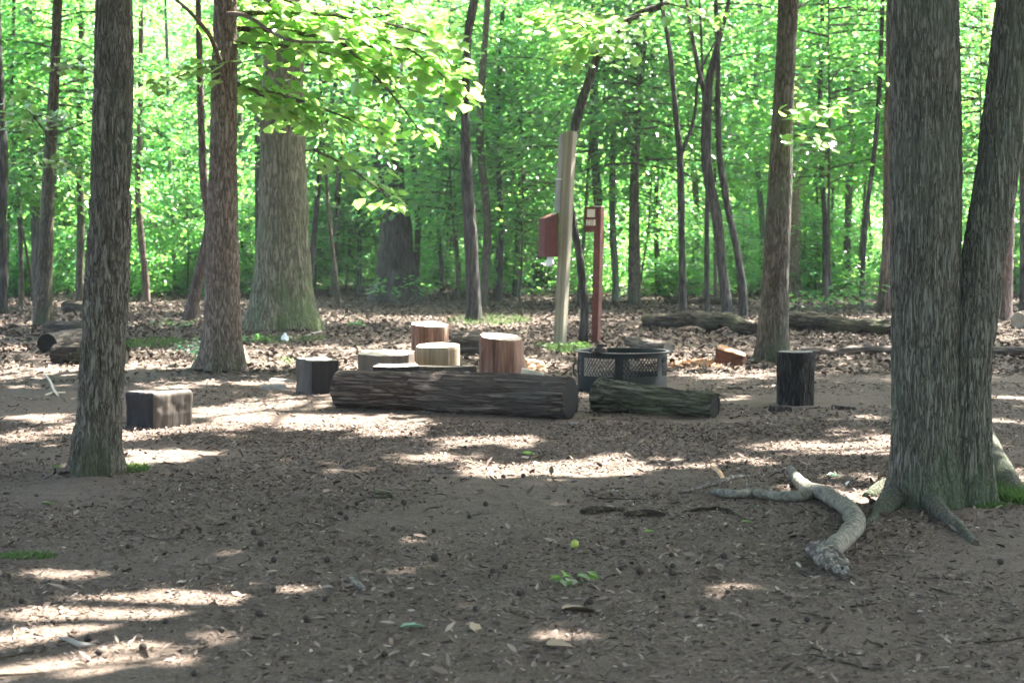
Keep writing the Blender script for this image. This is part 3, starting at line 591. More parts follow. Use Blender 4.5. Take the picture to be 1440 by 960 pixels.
def mesh_matrix_obj(name, me, parent, M4):
    o = link(name, me, parent); o.matrix_local = M4; return o
def axis_matrix(x, o=(0,0,0), upv=(0,0,1)):
    x = unit(np.asarray(x, float)); u = np.asarray(upv, float); z = unit(u-x*u.dot(x)); y = np.cross(z, x)
    return Matrix([[x[0], y[0], z[0], o[0]], [x[1], y[1], z[1], o[1]], [x[2], y[2], z[2], o[2]], [0, 0, 0, 1]])
def disc_mesh(outline, mat, bulge=.0, seed=0, amp=.004):
    """cut face from an outline (n,2) as rings of quads in the XY plane, facing +Z"""
    o = np.asarray(outline, float); n = len(o); V = []; rs = [1, .85, .65, .45, .25, .08]
    for r in rs: V.append(np.concatenate([o*r, np.full((n, 1), bulge*(1-r*r))], 1))
    V = np.concatenate(V); V[:, 2] += (vnoise(V*np.array([30, 30, 0]), seed)-.5)*amp*(1-(np.linalg.norm(V[:, :2], axis=1)/np.abs(o).max())**6)
    V = np.vstack([V, [0, 0, bulge]]); j = np.arange(n); k = (j+1) % n; Q = []
    for i in range(len(rs)-1): Q.append(np.stack([i*n+j, i*n+k, (i+1)*n+k, (i+1)*n+j], 1))
    b = (len(rs)-1)*n; T = np.stack([b+j, b+k, np.full(n, len(V)-1)], 1)
    return mesh_np('cut_end', V, [np.concatenate(Q), T], mat)
def log(name, label, A, B, ra, rb, mat, endmat, cat='log', n=72, amp=.012, freq=20, stretch=7, sag=0, wob=.0, seed=3, group=None, step=.02, notch=0, lean_end=None):
    """log lying from point A to B (axis points), radii ra, rb"""
    A = np.asarray(A, float); B = np.asarray(B, float); L = np.linalg.norm(B-A); base = (A+B)/2; base[2] = gz(base[0], base[1])
    root = thing(name, label, cat, tuple(base), 0, group); mid = (A+B)/2-base
    m = max(8, int(L/step)); x = np.linspace(-L/2, L/2, m); P = np.stack([x, (fbm(np.stack([x*1.3, x*0+seed, x*0], 1), 2, seed)-.5)*wob, (fbm(np.stack([x*1.6, x*0+seed+9, x*0], 1), 2, seed)-.5)*wob], 1)
    r = np.linspace(ra, rb, m)
    def disp(th, s, pos):
        q = pos*np.array([freq/stretch, freq, freq]); q = q+(fbm(pos*3, 2, seed)*1.5)[..., None]
        f1 = np.clip(np.abs(vnoise(q, seed)-.5)*5.5, 0, 1); f2 = np.clip(np.abs(vnoise(q*2+5, seed+1)-.5)*5, 0, 1)
        e = np.minimum(s, L-s); return amp*(f1*.8+f2*.35-.8)+(fbm(pos*np.array([1.5, 3, 3]), 2, seed+4)-.5)*ra*.28-np.clip(.02-e, 0, .02)*.3
    T, Aa, Bb = frames(P); v, f = tube(P, r, n, disp, cap=False)
    mt = axis_matrix(B-A, mid); bk = mesh_matrix_obj('bark', mesh_np('bark', v, f, M[mat]), root, mt)
    for side, (idx, rr) in enumerate(((0, ra), (m-1, rb))):
        ring = v[idx*n:(idx+1)*n]; c = P[idx]; sg = -1 if idx == 0 else 1
        loc = ring-c; out = np.stack([loc[:, 1]*sg, loc[:, 2]], 1)*.985
        if sg > 0: out = out
        e = disc_mesh(out if (np.cross(out[0], out[1]) > 0) else out[::-1], M[endmat], 0, seed)
        em = axis_matrix(B-A, mid) @ Matrix([[0, 0, sg, c[0]-sg*.006], [sg, 0, 0, c[1]], [0, 1, 0, c[2]], [0, 0, 0, 1]])
        mesh_matrix_obj('cut_end', e, root, em)
    return root
def plog(name, label, a, b, ra, rb, mat, endmat, **k):
    """a,b: (px,py) where the log's underside touches the ground at each end"""
    A = GP(*a); B = GP(*b); A[2] += ra*.92; B[2] += rb*.92; return log(name, label, A, B, ra, rb, mat, endmat, **k)
S_ = lambda py: (py-338)/1.5   # px per metre on the ground at this image row

# the two bench logs in front
plog('bench_log', 'long dark weathered log with split bark, lying in front of the fire ring and stools', (478,572), (803,589), .175, .18, 'log_old', 'end_dark', n=110, amp=.02, freq=22, stretch=12, wob=.05, seed=5)
plog('bench_log', 'short mossy log with deep wavy bark, lying right in front of the fire ring', (840,577), (1006,586), .155, .112, 'log_moss', 'end_dark', n=110, amp=.02, freq=24, stretch=5, wob=.03, seed=12)

def stump(name, label, cx, top_y, base_y, w, h, mat, topmat, n=64, amp=.008, freq=26, stretch=9, seed=1, squash=1.0, tilt=0, rough_top=0, flare=.0, slope=(0, 0)):
    b = GP(cx, base_y); root = thing(name, label, 'stump', tuple(b), 0, 'tree stump seats'); root.rotation_euler = (0, tilt, 0)
    if 'group' in root: del root['group']
    r = w/2; m = max(10, int(h/.015)); P = np.stack([np.zeros(m), np.zeros(m), np.linspace(-.03, h, m)], 1)
    def disp(th, s, pos):
        q = pos*np.array([freq, freq, freq/stretch])+(fbm(pos*4, 2, seed)*.8)[..., None]
        f1 = np.clip(np.abs(vnoise(q, seed)-.5)*4, 0, 1)
        return amp*(f1-.7)+(fbm(np.stack([np.cos(th)*1.5, np.sin(th)*1.5, pos[..., 2]*.7], -1), 2, seed+3)-.5)*r*.4*squash-np.clip(.025-(h-pos[..., 2]), 0, .03)*(.05+.35*vnoise(np.stack([np.cos(th)*6, np.sin(th)*6, pos[..., 2]*0], -1), seed+7))+flare*np.exp(-pos[..., 2]/.08)
    v, f = tube(P, np.full(m, r), n, disp, cap=False); q4 = np.clip(v[:, 2]/h, 0, 1)**3; v[:, 2] += q4*(slope[0]*v[:, 0]+slope[1]*v[:, 1])
    link('bark' if 'bark' in mat else 'side', mesh_np('side', v, f, M[mat]), root)
    ring = v[(m-1)*n:]; out = ring[:, :2]
    if np.cross(out[0], out[1]) < 0: out = out[::-1]
    e = disc_mesh(out, M[topmat], .004, seed, .006+rough_top)
    for vv in e.vertices: vv.co.z += slope[0]*vv.co.x+slope[1]*vv.co.y
    link('cut_top', e, root, (0, 0, h-.002)); return root
stump('stump_seat', 'tallest reddish stump without bark, standing at the back of the stool group', 605, 456, 512, .45, .485, 'wood_red', 'end_pale', seed=4, slope=(-.04, .10))
stump('stump_seat', 'low tan stump, standing in front of the tallest reddish stump', 616, 486, 527, .51, .34, 'wood_tan', 'end_pale', seed=8, amp=.006, slope=(.02, .05))
stump('stump_seat', 'upright reddish striped stump standing right of the tan one', 704, 470, 533, .475, .475, 'wood_red', 'end_pale', seed=15, amp=.014, slope=(-.10, .10))
stump('stump_seat', 'black barked upright stump standing alone in front of the grey brown tree', 1119, 492, 567, .355, .485, 'bark_black', 'end_grey', seed=21, amp=.014, tilt=-.01)

def block(name, label, px, py, poly, h, mat, rz=0, bev=.02, seed=1, amp=.012, hole=False, shade_face=None, cat='wooden block', topmat=None, z=0, tilt=(0, 0)):
    """squared chunk of timber: poly is its plan in metres"""
    b = GP(px, py); root = thing(name, label, cat, (b[0], b[1], b[2]+z-.012), rz); root.rotation_euler = (tilt[0], tilt[1], rz)
    bm = bmesh.new(); vs = [bm.verts.new((x, y, 0)) for x, y in poly]; fc = bm.faces.new(vs)
    ex = bmesh.ops.extrude_face_region(bm, geom=[fc]); tv = [g for g in ex['geom'] if isinstance(g, bmesh.types.BMVert)]
    bmesh.ops.translate(bm, verts=tv, vec=(0, 0, h)); bmesh.ops.recalc_face_normals(bm, faces=bm.faces)
    bmesh.ops.bevel(bm, geom=list(bm.edges), offset=bev, segments=3, profile=.6, affect='EDGES')
    bmesh.ops.triangulate(bm, faces=[f for f in bm.faces if len(f.verts) > 4])
    bmesh.ops.subdivide_edges(bm, edges=[e for e in bm.edges if e.calc_length() > .06], cuts=5, use_grid_fill=True)
    bmesh.ops.subdivide_edges(bm, edges=[e for e in bm.edges if e.calc_length() > .04], cuts=2, use_grid_fill=True)
    bm.normal_update(); co = np.array([v.co[:] for v in bm.verts]); nn = np.array([v.normal[:] for v in bm.verts])
    d = (fbm(co*7, 3, seed)-.5)*amp*2+(vnoise(co*np.array([28, 28, 4]), seed+2)-.5)*amp*.6; co = co+nn*d[:, None]
    for v, c in zip(bm.verts, co): v.co = c
    if topmat:
        for f in bm.faces:
            if f.normal.z > .75: f.material_index = 1
    if shade_face:  # shade painted as darker wood on faces turned this way
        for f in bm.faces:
            if f.normal.dot(Vector(shade_face).normalized()) > .6: f.material_index = 2 if topmat else 1
    for f in bm.faces: f.smooth = True
    me = bpy.data.meshes.new('timber'); bm.to_mesh(me); bm.free(); me.materials.append(M[mat])
    if topmat: me.materials.append(M[topmat])
    if shade_face: me.materials.append(M['wood_dark'])
    link('timber', me, root)
    if hole:
        a = Acc(); v, f = tube(np.array([[0, 0, h+.001], [0, 0, h+.006]]), np.array([.045, .04]), 20); a.add(v, f); link('painted_hole', a.mesh('painted_hole', [M['wood_dark']]), root, (hole[0], hole[1], 0))  # thin dark disc stands in for the shade inside a hole
    return root
def rect(w, d): return [(-w/2, -d/2), (w/2, -d/2), (w/2, d/2), (-w/2, d/2)]
block('timber_block', 'rounded timber block with shade painted on its left face, alone on the dirt behind the left foreground tree', 224, 598, rect(.38, .40), .30, 'wood_grey', rz=math.radians(-40), bev=.03, seed=3, shade_face=(-.2, -1, 0), topmat='end_grey', amp=.016)
block('timber_block', 'tall squared timber block left of the long log', 446, 553, rect(.30, .33), .345, 'wood_grey', rz=math.radians(35), bev=.008, seed=6, topmat='end_grey', hole=(.02, .03), shade_face=(0, -1, 0), tilt=(.05, 0))
block('timber_block', 'wide pale topped timber block behind the left end of the long log', 543, 531, [(-.30,-.12), (-.05,-.26), (.25,-.2), (.31,.12), (.05,.24), (-.26,.16)], .31, 'wood_brown', bev=.008, seed=9, topmat='end_pale', tilt=(.09, 0))
block('timber_block', 'small timber block with shade painted on one side, tucked in front of the wide pale topped block', 558, 546, [(-.24,-.07), (-.05,-.14), (.24,-.08), (.2,.12), (-.2,.13)], .24, 'wood_tan', bev=.008, seed=10, topmat='end_grey', shade_face=(.3, -1, 0), tilt=(.05, 0))
block('plank', 'flat grey plank lying behind the long log, between the small block and the striped stump', 625, 541, rect(.66, .18), .055, 'wood_grey', rz=.04, bev=.006, seed=14, amp=.004, cat='plank', z=.155)
block('plank', 'second grey plank under the top one behind the long log', 622, 543, rect(.58, .2), .16, 'wood_dark', rz=-.03, bev=.01, seed=16, amp=.008, cat='plank')

plog('log', 'weathered thick log with bark, lying behind the stools between the two reddish stumps', (640,498), (684,499), .16, .15, 'log_grey', 'end_dark', seed=23, amp=.016)
plog('log', 'thin dark limb lying on the forest floor behind the stools', (672,481), (742,468), .05, .035, 'log_rot', 'end_dark', seed=25, n=24, wob=.1)
plog('log', 'small grey log lying behind the fire ring', (884,487), (940,497), .085, .075, 'log_grey', 'end_grey', seed=27, n=48, amp=.008)
plog('log', 'topmost dark log of the pile behind the left foreground tree', (67,474), (170,478), .13, .12, 'log_rot', 'end_dark', seed=31, n=48)
plog('log', 'middle log of the pile behind the left foreground tree, with a lighter back', (66,497), (112,486), .135, .13, 'log_grey', 'end_dark', seed=33, n=48, amp=.006)
plog('log', 'front dark log of the pile, its end showing right of the left foreground tree', (78,510), (174,513), .125, .13, 'log_rot', 'end_dark', seed=35, n=60, wob=.05)
plog('fallen_log', 'rotten mossy fallen log behind the red post', (905,460), (1062,470), .13, .12, 'log_rot', 'end_dark', seed=37, n=60, amp=.04, freq=9, wob=.25, step=.05)
plog('fallen_log', 'long rotten fallen log left of the twin trunk, beyond the thin pale log', (1112,463), (1262,474), .15, .12, 'log_rot', 'end_dark', seed=39, n=60, amp=.04, freq=9, wob=.2, step=.05)
plog('fallen_log', 'very long thin fallen log running behind the black stump and past the twin trunk', (1125,500), (1475,498), .062, .055, 'log_grey', 'end_grey', seed=41, n=36, amp=.01, wob=.12, step=.05)
plog('log', 'broken dark stub of wood at the right edge beyond the twin trunk', (1432,462), (1462,455), .14, .16, 'log_rot', 'end_grey', seed=43, n=40)
plog('log', 'dark low log far back against the green wood at the left', (92,438), (150,440), .12, .12, 'log_rot', 'end_dark', seed=45, n=30, step=.06)
plog('log', 'thin rotten limb lying beyond the rotten mossy fallen log', (935,427), (1050,432), .10, .07, 'log_rot', 'end_dark', seed=49, n=24, step=.06, wob=.2)

# split wood and chips
def chunk(name, label, px, py, size, mat, rot, seed, cat='split wood', mat2=None, z=0):
    b = GP(px, py); sx, sy, sz = size; bm = bmesh.new()
    pts = [(-sx/2, -sy/2, 0), (sx/2, -sy/2*.8, 0), (sx/2, sy/2*.9, 0), (-sx/2, sy/2, 0), (-sx/2*.95, -sy*.3, sz), (sx/2*.9, -sy*.15, sz*.8), (sx/2, sy*.3, sz*.75), (-sx/2*.9, sy*.35, sz*1.05)]
    vs = [bm.verts.new(p) for p in pts]
    for f in ((3,2,1,0), (4,5,6,7), (0,1,5,4), (1,2,6,5), (2,3,7,6), (3,0,4,7)): bm.faces.new([vs[i] for i in f])
    bmesh.ops.recalc_face_normals(bm, faces=bm.faces)
    bmesh.ops.bevel(bm, geom=list(bm.edges), offset=min(size)*.06, segments=1, affect='EDGES')
    bmesh.ops.triangulate(bm, faces=bm.faces); bmesh.ops.subdivide_edges(bm, edges=bm.edges, cuts=3, use_grid_fill=True)
    bm.normal_update()
    for v in bm.verts:
        c = np.array(v.co[:]); v.co = Vector(c)+v.normal*float((fbm(c*18, 2, seed)-.5)*min(size)*.22+(vnoise(c*np.array([8, 60, 60]), seed)-.5)*min(size)*.07)
    if mat2:
        for f in bm.faces:
            if f.normal.z < .55: f.material_index = 1
    me = bpy.data.meshes.new(name); bm.to_mesh(me); bm.free(); me.materials.append(M[mat])
    if mat2: me.materials.append(M[mat2])
    o = link(name, me, None, (b[0], b[1], b[2]+z-.01), rot); return tag(o, label, cat)
chunk('split_wood', 'split log wedge with pale top and orange heart beside a heap of chips', 1026, 514, (.36, .26, .22), 'split', (.15, .16, -.3), 3, mat2='split_dark')
chunk('split_wood', 'pale split piece lying right of the striped stump', 752, 522, (.24, .22, .15), 'split', (0, .05, .2), 5, mat2='split')
chunk('split_wood', 'white flat sliver of wood at the foot of the striped stump, behind the long log', 748, 543, (.24, .10, .19), 'end_pale', (0, .02, .1), 7)
chunk('bark_slab', 'dark bark slab lying at the foot of the black stump', 1098, 579, (.2, .12, .06), 'bark_black', (.05, 0, .2), 9, cat='bark piece')
chunk('bark_slab', 'dark flat bark slab lying right of the black stump', 1186, 576, (.22, .1, .045), 'bark_black', (0, .05, -.15), 11, cat='bark piece')
chunk('bark_slab', 'small dark bark slab on the dirt between the mossy log and the black stump', 1034, 545, (.15, .1, .03), 'bark_black', (0, 0, .1), 13, cat='bark piece')
chunk('flat_stone', 'flat grey stone left of the tall squared block', 384, 546, (.27, .18, .055), 'stone', (.06, -.08, .1), 15, cat='stone')
chunk('flat_stone', 'smaller flat stone just behind the other flat stone', 396, 536, (.26, .14, .04), 'stone', (0, .04, .0), 17, cat='stone')
chunk('flat_stone', 'grey green stone lying at the right end of the long log', 808, 597, (.11, .08, .035), 'stone', (0, 0, .4), 19, cat='stone')
chunk('bark_slab', 'flat grey bark slab in the sunny dirt below the long log', 628, 664, (.22, .09, .025), 'log_grey', (0, 0, .15), 21, cat='bark piece')
chunk('wood_chunk', 'stubby mossy chunk of wood lying in the middle foreground left of centre', 538, 702, (.11, .085, .06), 'log_moss', (0, .1, .3), 23, cat='wood chunk')
chunk('wood_chunk', 'lump of driftwood left of the thin white sliver behind the long log', 736, 530, (.10, .1, .1), 'split', (0, .3, .3), 29, cat='wood chunk')

# ------------------------------------------------------------------ fire ring
def box_bm(a, c, s, R3=None):
    x, y, z = (q/2 for q in s); V = np.array([[i*x, j*y, k*z] for i in (-1, 1) for j in (-1, 1) for k in (-1, 1)])
    if R3 is not None: V = V@np.asarray(R3).T
    a.add(V+np.array(c), [np.array([[0,1,3,2], [4,6,7,5], [0,4,5,1], [2,3,7,6], [0,2,6,4], [1,5,7,3]])])
def fire_ring():
    cx = 875; b = GP(cx, 549); r = .445; h = .40
    root = thing('fire_ring', 'round dark steel fire ring with diamond mesh windows, behind the mossy log', 'fire ring', tuple(b), 0)
    th = .005
    def wall(a, z0, z1, a0, a1, n):
        t = np.linspace(a0, a1, n); V = []
        for rr in (r, r-th):
            for z in (z0, z1): V.append(np.stack([rr*np.cos(t), rr*np.sin(t), np.full(n, z)], 1))
        V = np.concatenate(V); j = np.arange(n-1); o0, o1, i0, i1 = 0, n, 2*n, 3*n
        a.add(V, [np.stack([o0+j, o0+j+1, o1+j+1, o1+j], 1), np.stack([i0+j+1, i0+j, i1+j, i1+j+1], 1), np.stack([o1+j, o1+j+1, i1+j+1, i1+j], 1), np.stack([o0+j+1, o0+j, i0+j, i0+j+1], 1)])
    zl, zh = .165, .345
    a = Acc(); wall(a, -.02, zl, 0, 2*PI, 97); wall(a, zh, h-.006, 0, 2*PI, 97)
    nW = 6; off = math.radians(-98); half = math.radians(5)
    for k in range(nW):
        c = off+k*2*PI/nW; wall(a, zl-.002, zh+.002, c-half, c+half, 5)
    link('wall', a.mesh('wall', [M['ring_steel']], smooth=False), root)
    g = Acc()
    for k in range(nW):
        c0 = off+k*2*PI/nW+half; c1 = off+(k+1)*2*PI/nW-half; nd = 10; dz = zh-zl; step = (c1-c0)/nd; slope = .30
        for s in range(-5, nd+1):
            for sgn in (1, -1):
                u0 = c0+s*step; u1 = u0+slope
                if sgn < 0: u0, u1 = u1, u0
                za, zb, ua, ub = zl, zh, u0, u1
                # clip to the window
                lo, hi = min(ua, ub), max(ua, ub)
                def zat(u): return za+(u-ua)/(ub-ua)*(zb-za)
                l2, h2 = max(lo, c0), min(hi, c1)
                if h2-l2 < .01: continue
                uu = np.linspace(l2, h2, 4); zz = zat(uu); rr = r-.003+(.0015 if sgn > 0 else -.0015)
                P = np.stack([rr*np.cos(uu), rr*np.sin(uu), zz], 1); v, f = tube(P, np.full(4, .0036), 4); g.add(v, f)
    link('mesh_screen', g.mesh('mesh_screen', [M['ring_steel']], smooth=False), root)
    a = Acc(); t = np.linspace(0, 2*PI, 97); sec = [(r-.006, h-.006), (r+.03, h-.006), (r+.03, h), (r-.006, h)]
    V = np.concatenate([np.stack([q*np.cos(t), q*np.sin(t), np.full(97, z)], 1) for q, z in sec]); j = np.arange(96); Q = []
    for i in range(4):
        o0 = i*97; o1 = ((i+1) % 4)*97; Q.append(np.stack([o0+j, o0+j+1, o1+j+1, o1+j], 1))
    a.add(V, [np.concatenate(Q)]); link('rim', a.mesh('rim', [M['ring_steel']], smooth=False), root)
    a = Acc(); v, f = tube(np.array([[-.46, -.06, .3], [-.49, -.06, .26], [-.49, -.06, .18], [-.46, -.06, .15]]), np.full(4, .008), 8); a.add(v, f); link('handle', a.mesh('handle', [M['ring_steel']]), root)
    return b
FR = fire_ring()
def rim_wood():
    b = At(842, 486, FR[1]-.36)
    root = thing('driftwood', 'gnarled piece of burnt wood propped on the rim of the fire ring', 'driftwood', (b[0], b[1], FR[2]+.401))
    a = Acc()
    for P, r in (([(-.07,0,.0), (-.02,0,.03), (.03,0,.075), (.05,0,.10)], [.018,.028,.03,.016]), ([(.0,0,.04), (.03,0,.03), (.06,0,.03), (.075,0,.0)], [.02,.024,.02,.01]), ([(.02,0,.06), (-.01,.0,.10), (.0,0,.115)], [.016,.014,.006])):
        q, rr = smoothpath(P, r, .008); v, f = tube(q, rr, 14, lambda th, s, pos: (fbm(pos*30, 2, 4)-.5)*.025); a.add(v, f)
    link('wood', a.mesh('wood', [M['log_grey']]), root)
rim_wood()
def ashes():
    n = 500; t = R.uniform(0, 2*PI, n); r = .40*np.sqrt(R.uniform(0, 1, n)); C = np.stack([FR[0]+r*np.cos(t), FR[1]+r*np.sin(t), FR[2]+.02+.06*(1-r/.4)+R.uniform(0, .02, n)], 1)
    yaw = R.uniform(0, 2*PI, n); D = unit(np.stack([np.cos(yaw), np.sin(yaw), R.normal(0, .3, n)], 1)); U = rand_up(n, .4); U = unit(U-D*(U*D).sum(1)[:, None])
    v, f = leaf_quads(C, D, U, R.uniform(.03, .07, n), R.uniform(.02, .05, n)); o = link('ash', mesh_np('ash', v, [f], M['stone'])); tag(o, 'grey ash and cinders lying inside the fire ring', 'ash', kind='stuff')
ashes()

# ------------------------------------------------------------------ posts
def post():
    b = GP(787, 488); Y = b[1]; s = F/Y; top = At(802, 186, Y)-b
    root = thing('utility_post', 'tall weathered grey square post leaning slightly right, with a maroon box on its left', 'post', tuple(b)); 
    lean = math.atan2(top[0]-0.0, top[2]); Lh = top[2]/math.cos(lean); root.rotation_euler = (0, lean, 0)
    W = .145
    def sq(a, cx, cy_, w, d, z0, z1, rz, cut=0):
        c, sn = math.cos(rz), math.sin(rz); ch = .012; pts = [(-w/2+ch, -d/2), (w/2-ch, -d/2), (w/2, -d/2+ch), (w/2, d/2-ch), (w/2-ch, d/2), (-w/2+ch, d/2), (-w/2, d/2-ch), (-w/2, -d/2+ch)]
        nz = 14; V = []
        for k in range(nz+1):
            z = z0+(z1-z0)*k/nz
            for (x, y) in pts: V.append((cx+x*c-y*sn, cy_+x*sn+y*c, z+(cut*x if k == nz else 0)))
        j = np.arange(8); jj = (j+1) % 8; fs = [np.stack([k*8+j, k*8+jj, (k+1)*8+jj, (k+1)*8+j], 1) for k in range(nz)]
        V.append((cx, cy_, z1)); V.append((cx, cy_, z0)); e = len(V)
        a.add(V, fs+[np.stack([nz*8+j, nz*8+jj, np.full(8, e-2)], 1), np.stack([jj, j, np.full(8, e-1)], 1)])
    a = Acc(); sq(a, 0, 0, W, W, -.15, Lh+.005, math.radians(-28), .1); link('shaft', a.mesh('shaft', [M['post_wood']], False), root)
    a = Acc(); sq(a, -.098, .03, .075, .13, Lh-.65, Lh-.03, math.radians(-28)); link('upper_board', a.mesh('upper_board', [M['post_side']], False), root)
    a = Acc(); sq(a, -.107, .02, .085, .14, Lh-1.12, Lh-.665, math.radians(-28)); link('lower_board', a.mesh('lower_board', [M['post_side']], False), root)
    a = Acc(); sq(a, -.107, .02, .088, .143, Lh-.668, Lh-.655, math.radians(-28)); link('board_cap', a.mesh('board_cap', [M['white']], False), root)
    # the maroon box
    def W_(px, py, dy=0):
        p = At(px, py, Y+dy)-b; return np.array(root.rotation_euler.to_matrix().inverted()@Vector(p))
    c = W_(771, 331, -.03); bx = thing('bag_dispenser', 'maroon metal box with sloping lid and white bag below, fixed to the grey post', 'dispenser', (0,0,0))
    bx.location = tuple(np.array(b)+np.array(root.rotation_euler.to_matrix()@Vector(c))); bx.rotation_euler = (0, lean*.4, math.radians(28))
    w_, d_, h_ = .22, .17, .60
    V = [(-w_/2,-d_/2,-h_/2), (w_/2,-d_/2,-h_/2), (w_/2,d_/2,-h_/2), (-w_/2,d_/2,-h_/2), (-w_/2,-d_/2,h_/2-.08), (w_/2,-d_/2,h_/2), (w_/2,d_/2,h_/2), (-w_/2,d_/2,h_/2-.08)]
    a = Acc(); a.add(V, [np.array([[3,2,1,0], [4,5,6,7], [0,1,5,4], [1,2,6,5], [2,3,7,6], [3,0,4,7]])]); link('body', a.mesh('body', [M['box_paint']], False), bx)
    a = Acc(); t = math.atan2(.08, w_); Rm = np.array([[math.cos(t), 0, -math.sin(t)], [0, 1, 0], [math.sin(t), 0, math.cos(t)]]); box_bm(a, (0, 0, h_/2-.04+.006), (w_*1.13, d_+.03, .01), Rm); link('lid', a.mesh('lid', [M['box_paint']], False), bx)
    for dx in (.055, .095): 
        a = Acc(); box_bm(a, (dx, -.03, h_/2-.04+dx*.36+.017), (.022, .03, .012)); link('hinge', a.mesh('hinge', [M['white']], False), bx)
    a = Acc(); P = [(.03, 0, -h_/2), (.03, 0, -h_/2-.05), (.025, .0, -h_/2-.10), (.03, 0, -h_/2-.128)]; q, rr = smoothpath(P, [.03, .045, .06, .035], .012)
    v, f = tube(q, rr, 16, lambda th, s, pos: .012*np.sin(5*th)+(fbm(pos*30, 2, 3)-.5)*.02); a.add(v, f); link('white_bag', a.mesh('white_bag', [M['white']]), bx)
post()
def red_post():
    b = GP(838, 482); Y = b[1]; top = At(843, 291, Y)-b; lean = math.atan2(top[0], top[2]); H = top[2]
    root = thing('sign_post', 'red brown painted post with a small sign at its top, behind the fire ring', 'sign post', tuple(b)); root.rotation_euler = (0, lean, math.radians(0))
    rz = math.radians(-24); c, s = math.cos(rz), math.sin(rz); Rm = np.array([[c, -s, 0], [s, c, 0], [0, 0, 1]])
    def rb(name, cc, sz, mat, par=root):
        a = Acc(); box_bm(a, np.array(cc)@Rm.T, sz, Rm); return link(name, a.mesh(name, [M[mat]], False), par)
    a = Acc(); box_bm(a, (0, 0, H/2-.05), (.10, .13, H+.1), Rm); link('shaft', a.mesh('shaft', [M['red_paint']], False), root)
    rb('cap', (.0, 0, H+.009), (.115, .15, .012), 'cream')
    pl = rb('sign_plate', (-.10, -.075, H-.185), (.19, .02, .37), 'red_paint')
    rb('label_panel', (-.095, -.0865, H-.095), (.12, .003, .115), 'cream', pl)
    a = Acc(); fy = -.0875
    def st(x0, z0, x1, z1, w=.016):
        d = math.hypot(x1-x0, z1-z0); t = math.atan2(z1-z0, x1-x0); R2 = Rm@np.array([[math.cos(t), 0, -math.sin(t)], [0, 1, 0], [math.sin(t), 0, math.cos(t)]])
        box_bm(a, np.array(((x0+x1)/2, fy, (z0+z1)/2))@Rm.T, (d, .003, w), R2)
    z0, z1 = H-.275, H-.19
    st(-.155, z0, -.155, z1, .02); st(-.12, z0, -.12, z1, .02); st(-.155, (z0+z1)/2, -.12, (z0+z1)/2, .02)
    st(-.095, z0, -.095, z1, .012); st(-.075, z0, -.075, z1, .012)
    st(-.05, z0, -.05, z1, .018); st(-.03, z0, -.03, z1, .018); st(-.05, z1, -.03, z1, .014)
    link('lettering', a.mesh('lettering', [M['cream']], False), pl)
red_post()

# ------------------------------------------------------------------ fallen branch and sticks
def path3(pts, yscale=1):
    return np.array([GP(px, py)+np.array([0, 0, h]) for (px, py, h, w_) in pts]), np.array([w_/2/S_(py) for (px, py, h, w_) in pts])
def sticks(name, label, cat, paths, mat, n=10, amp=.15, step=.02, group=None, seed=3, parts=('limb',)):
    P0, _ = path3(paths[0]); base = P0.mean(0); base[2] = gz(base[0], base[1]); root = thing(name, label, cat, tuple(base), 0, group)
    for i, pp in enumerate(paths):
        P, r = path3(pp); q, rr = smoothpath(P-base, r, step)
        v, f = tube(q, rr, n, lambda th, s, pos: ((fbm(pos*11, 3, seed)-.5)*2+(fbm(pos*np.array([60, 60, 60]), 2, seed+5)-.5)*.5)*amp*rr.max()); a = Acc(); a.add(v, f); link(parts[min(i, len(parts)-1)], a.mesh(name, [M[mat]]), root)
    return root
br = sticks('fallen_branch', 'thick pale forked branch with a broken end, lying left of the twin trunk', 'branch',
       [[(1166,790,.05,24), (1172,783,.055,28), (1191,766,.055,27), (1202,752,.055,29), (1198,735,.055,25), (1180,717,.052,23), (1157,705,.05,23), (1140,699,.045,21), (1127,689,.045,17), (1117,675,.05,13), (1111,667,.055,8)],
        [(1146,702,.04,14), (1120,705,.034,16), (1087,703,.03,14), (1055,699,.03,14), (1040,701,.026,12), (1020,699,.026,13), (1002,696,.024,8)], [(1190,740,.05,12), (1200,733,.075,7)], [(1088,703,.03,8), (1080,697,.055,4)]], 'branch', n=52, amp=.2, step=.006, parts=('stem', 'fork'))
sp = Acc()
bb = np.array(br.location[:])
for (px, py, h, px2, py2, h2, w0) in [(1143,784,.055,1194,807,.03,25), (1150,790,.03,1190,812,.02,20), (1172,786,.07,1142,777,.06,11), (1180,797,.05,1200,803,.03,8), (1160,786,.07,1186,796,.06,13), (1185,806,.03,1203,812,.015,7)]:
    A_ = GP(px, py)+[0, 0, h]; B_ = GP(px2, py2)+[0, 0, h2]; q, r = smoothpath(np.stack([A_, (A_*.6+B_*.4)+[0, 0, .004], B_])-bb, [w0/2/340, w0/2/310, .003], .005)
    v, f = tube(q, r, 20, lambda th, s, pos: (fbm(pos*45, 3, 8)-.5)*.03); sp.add(v, f)
link('splintered_end', sp.mesh('splintered_end', [M['stick']]), br)
sticks('stick', 'thin grey twig with a fork, resting across the tip of the fallen branch', 'stick', [[(956,698,.02,4), (985,694,.04,6), (1010,691,.06,7), (1038,684,.07,6), (1052,681,.06,4)], [(1002,692,.055,5), (990,684,.03,3), (984,680,.02,2)], [(1048,682,.06,3), (1050,690,.03,3)]], 'stick', parts=('stem', 'twig'))
sticks('stick', 'yellow curved strip of bark behind the tip of the fallen branch', 'stick', [[(1000,660,.03,4), (1010,668,.035,6), (1018,680,.03,6)]], 'split')
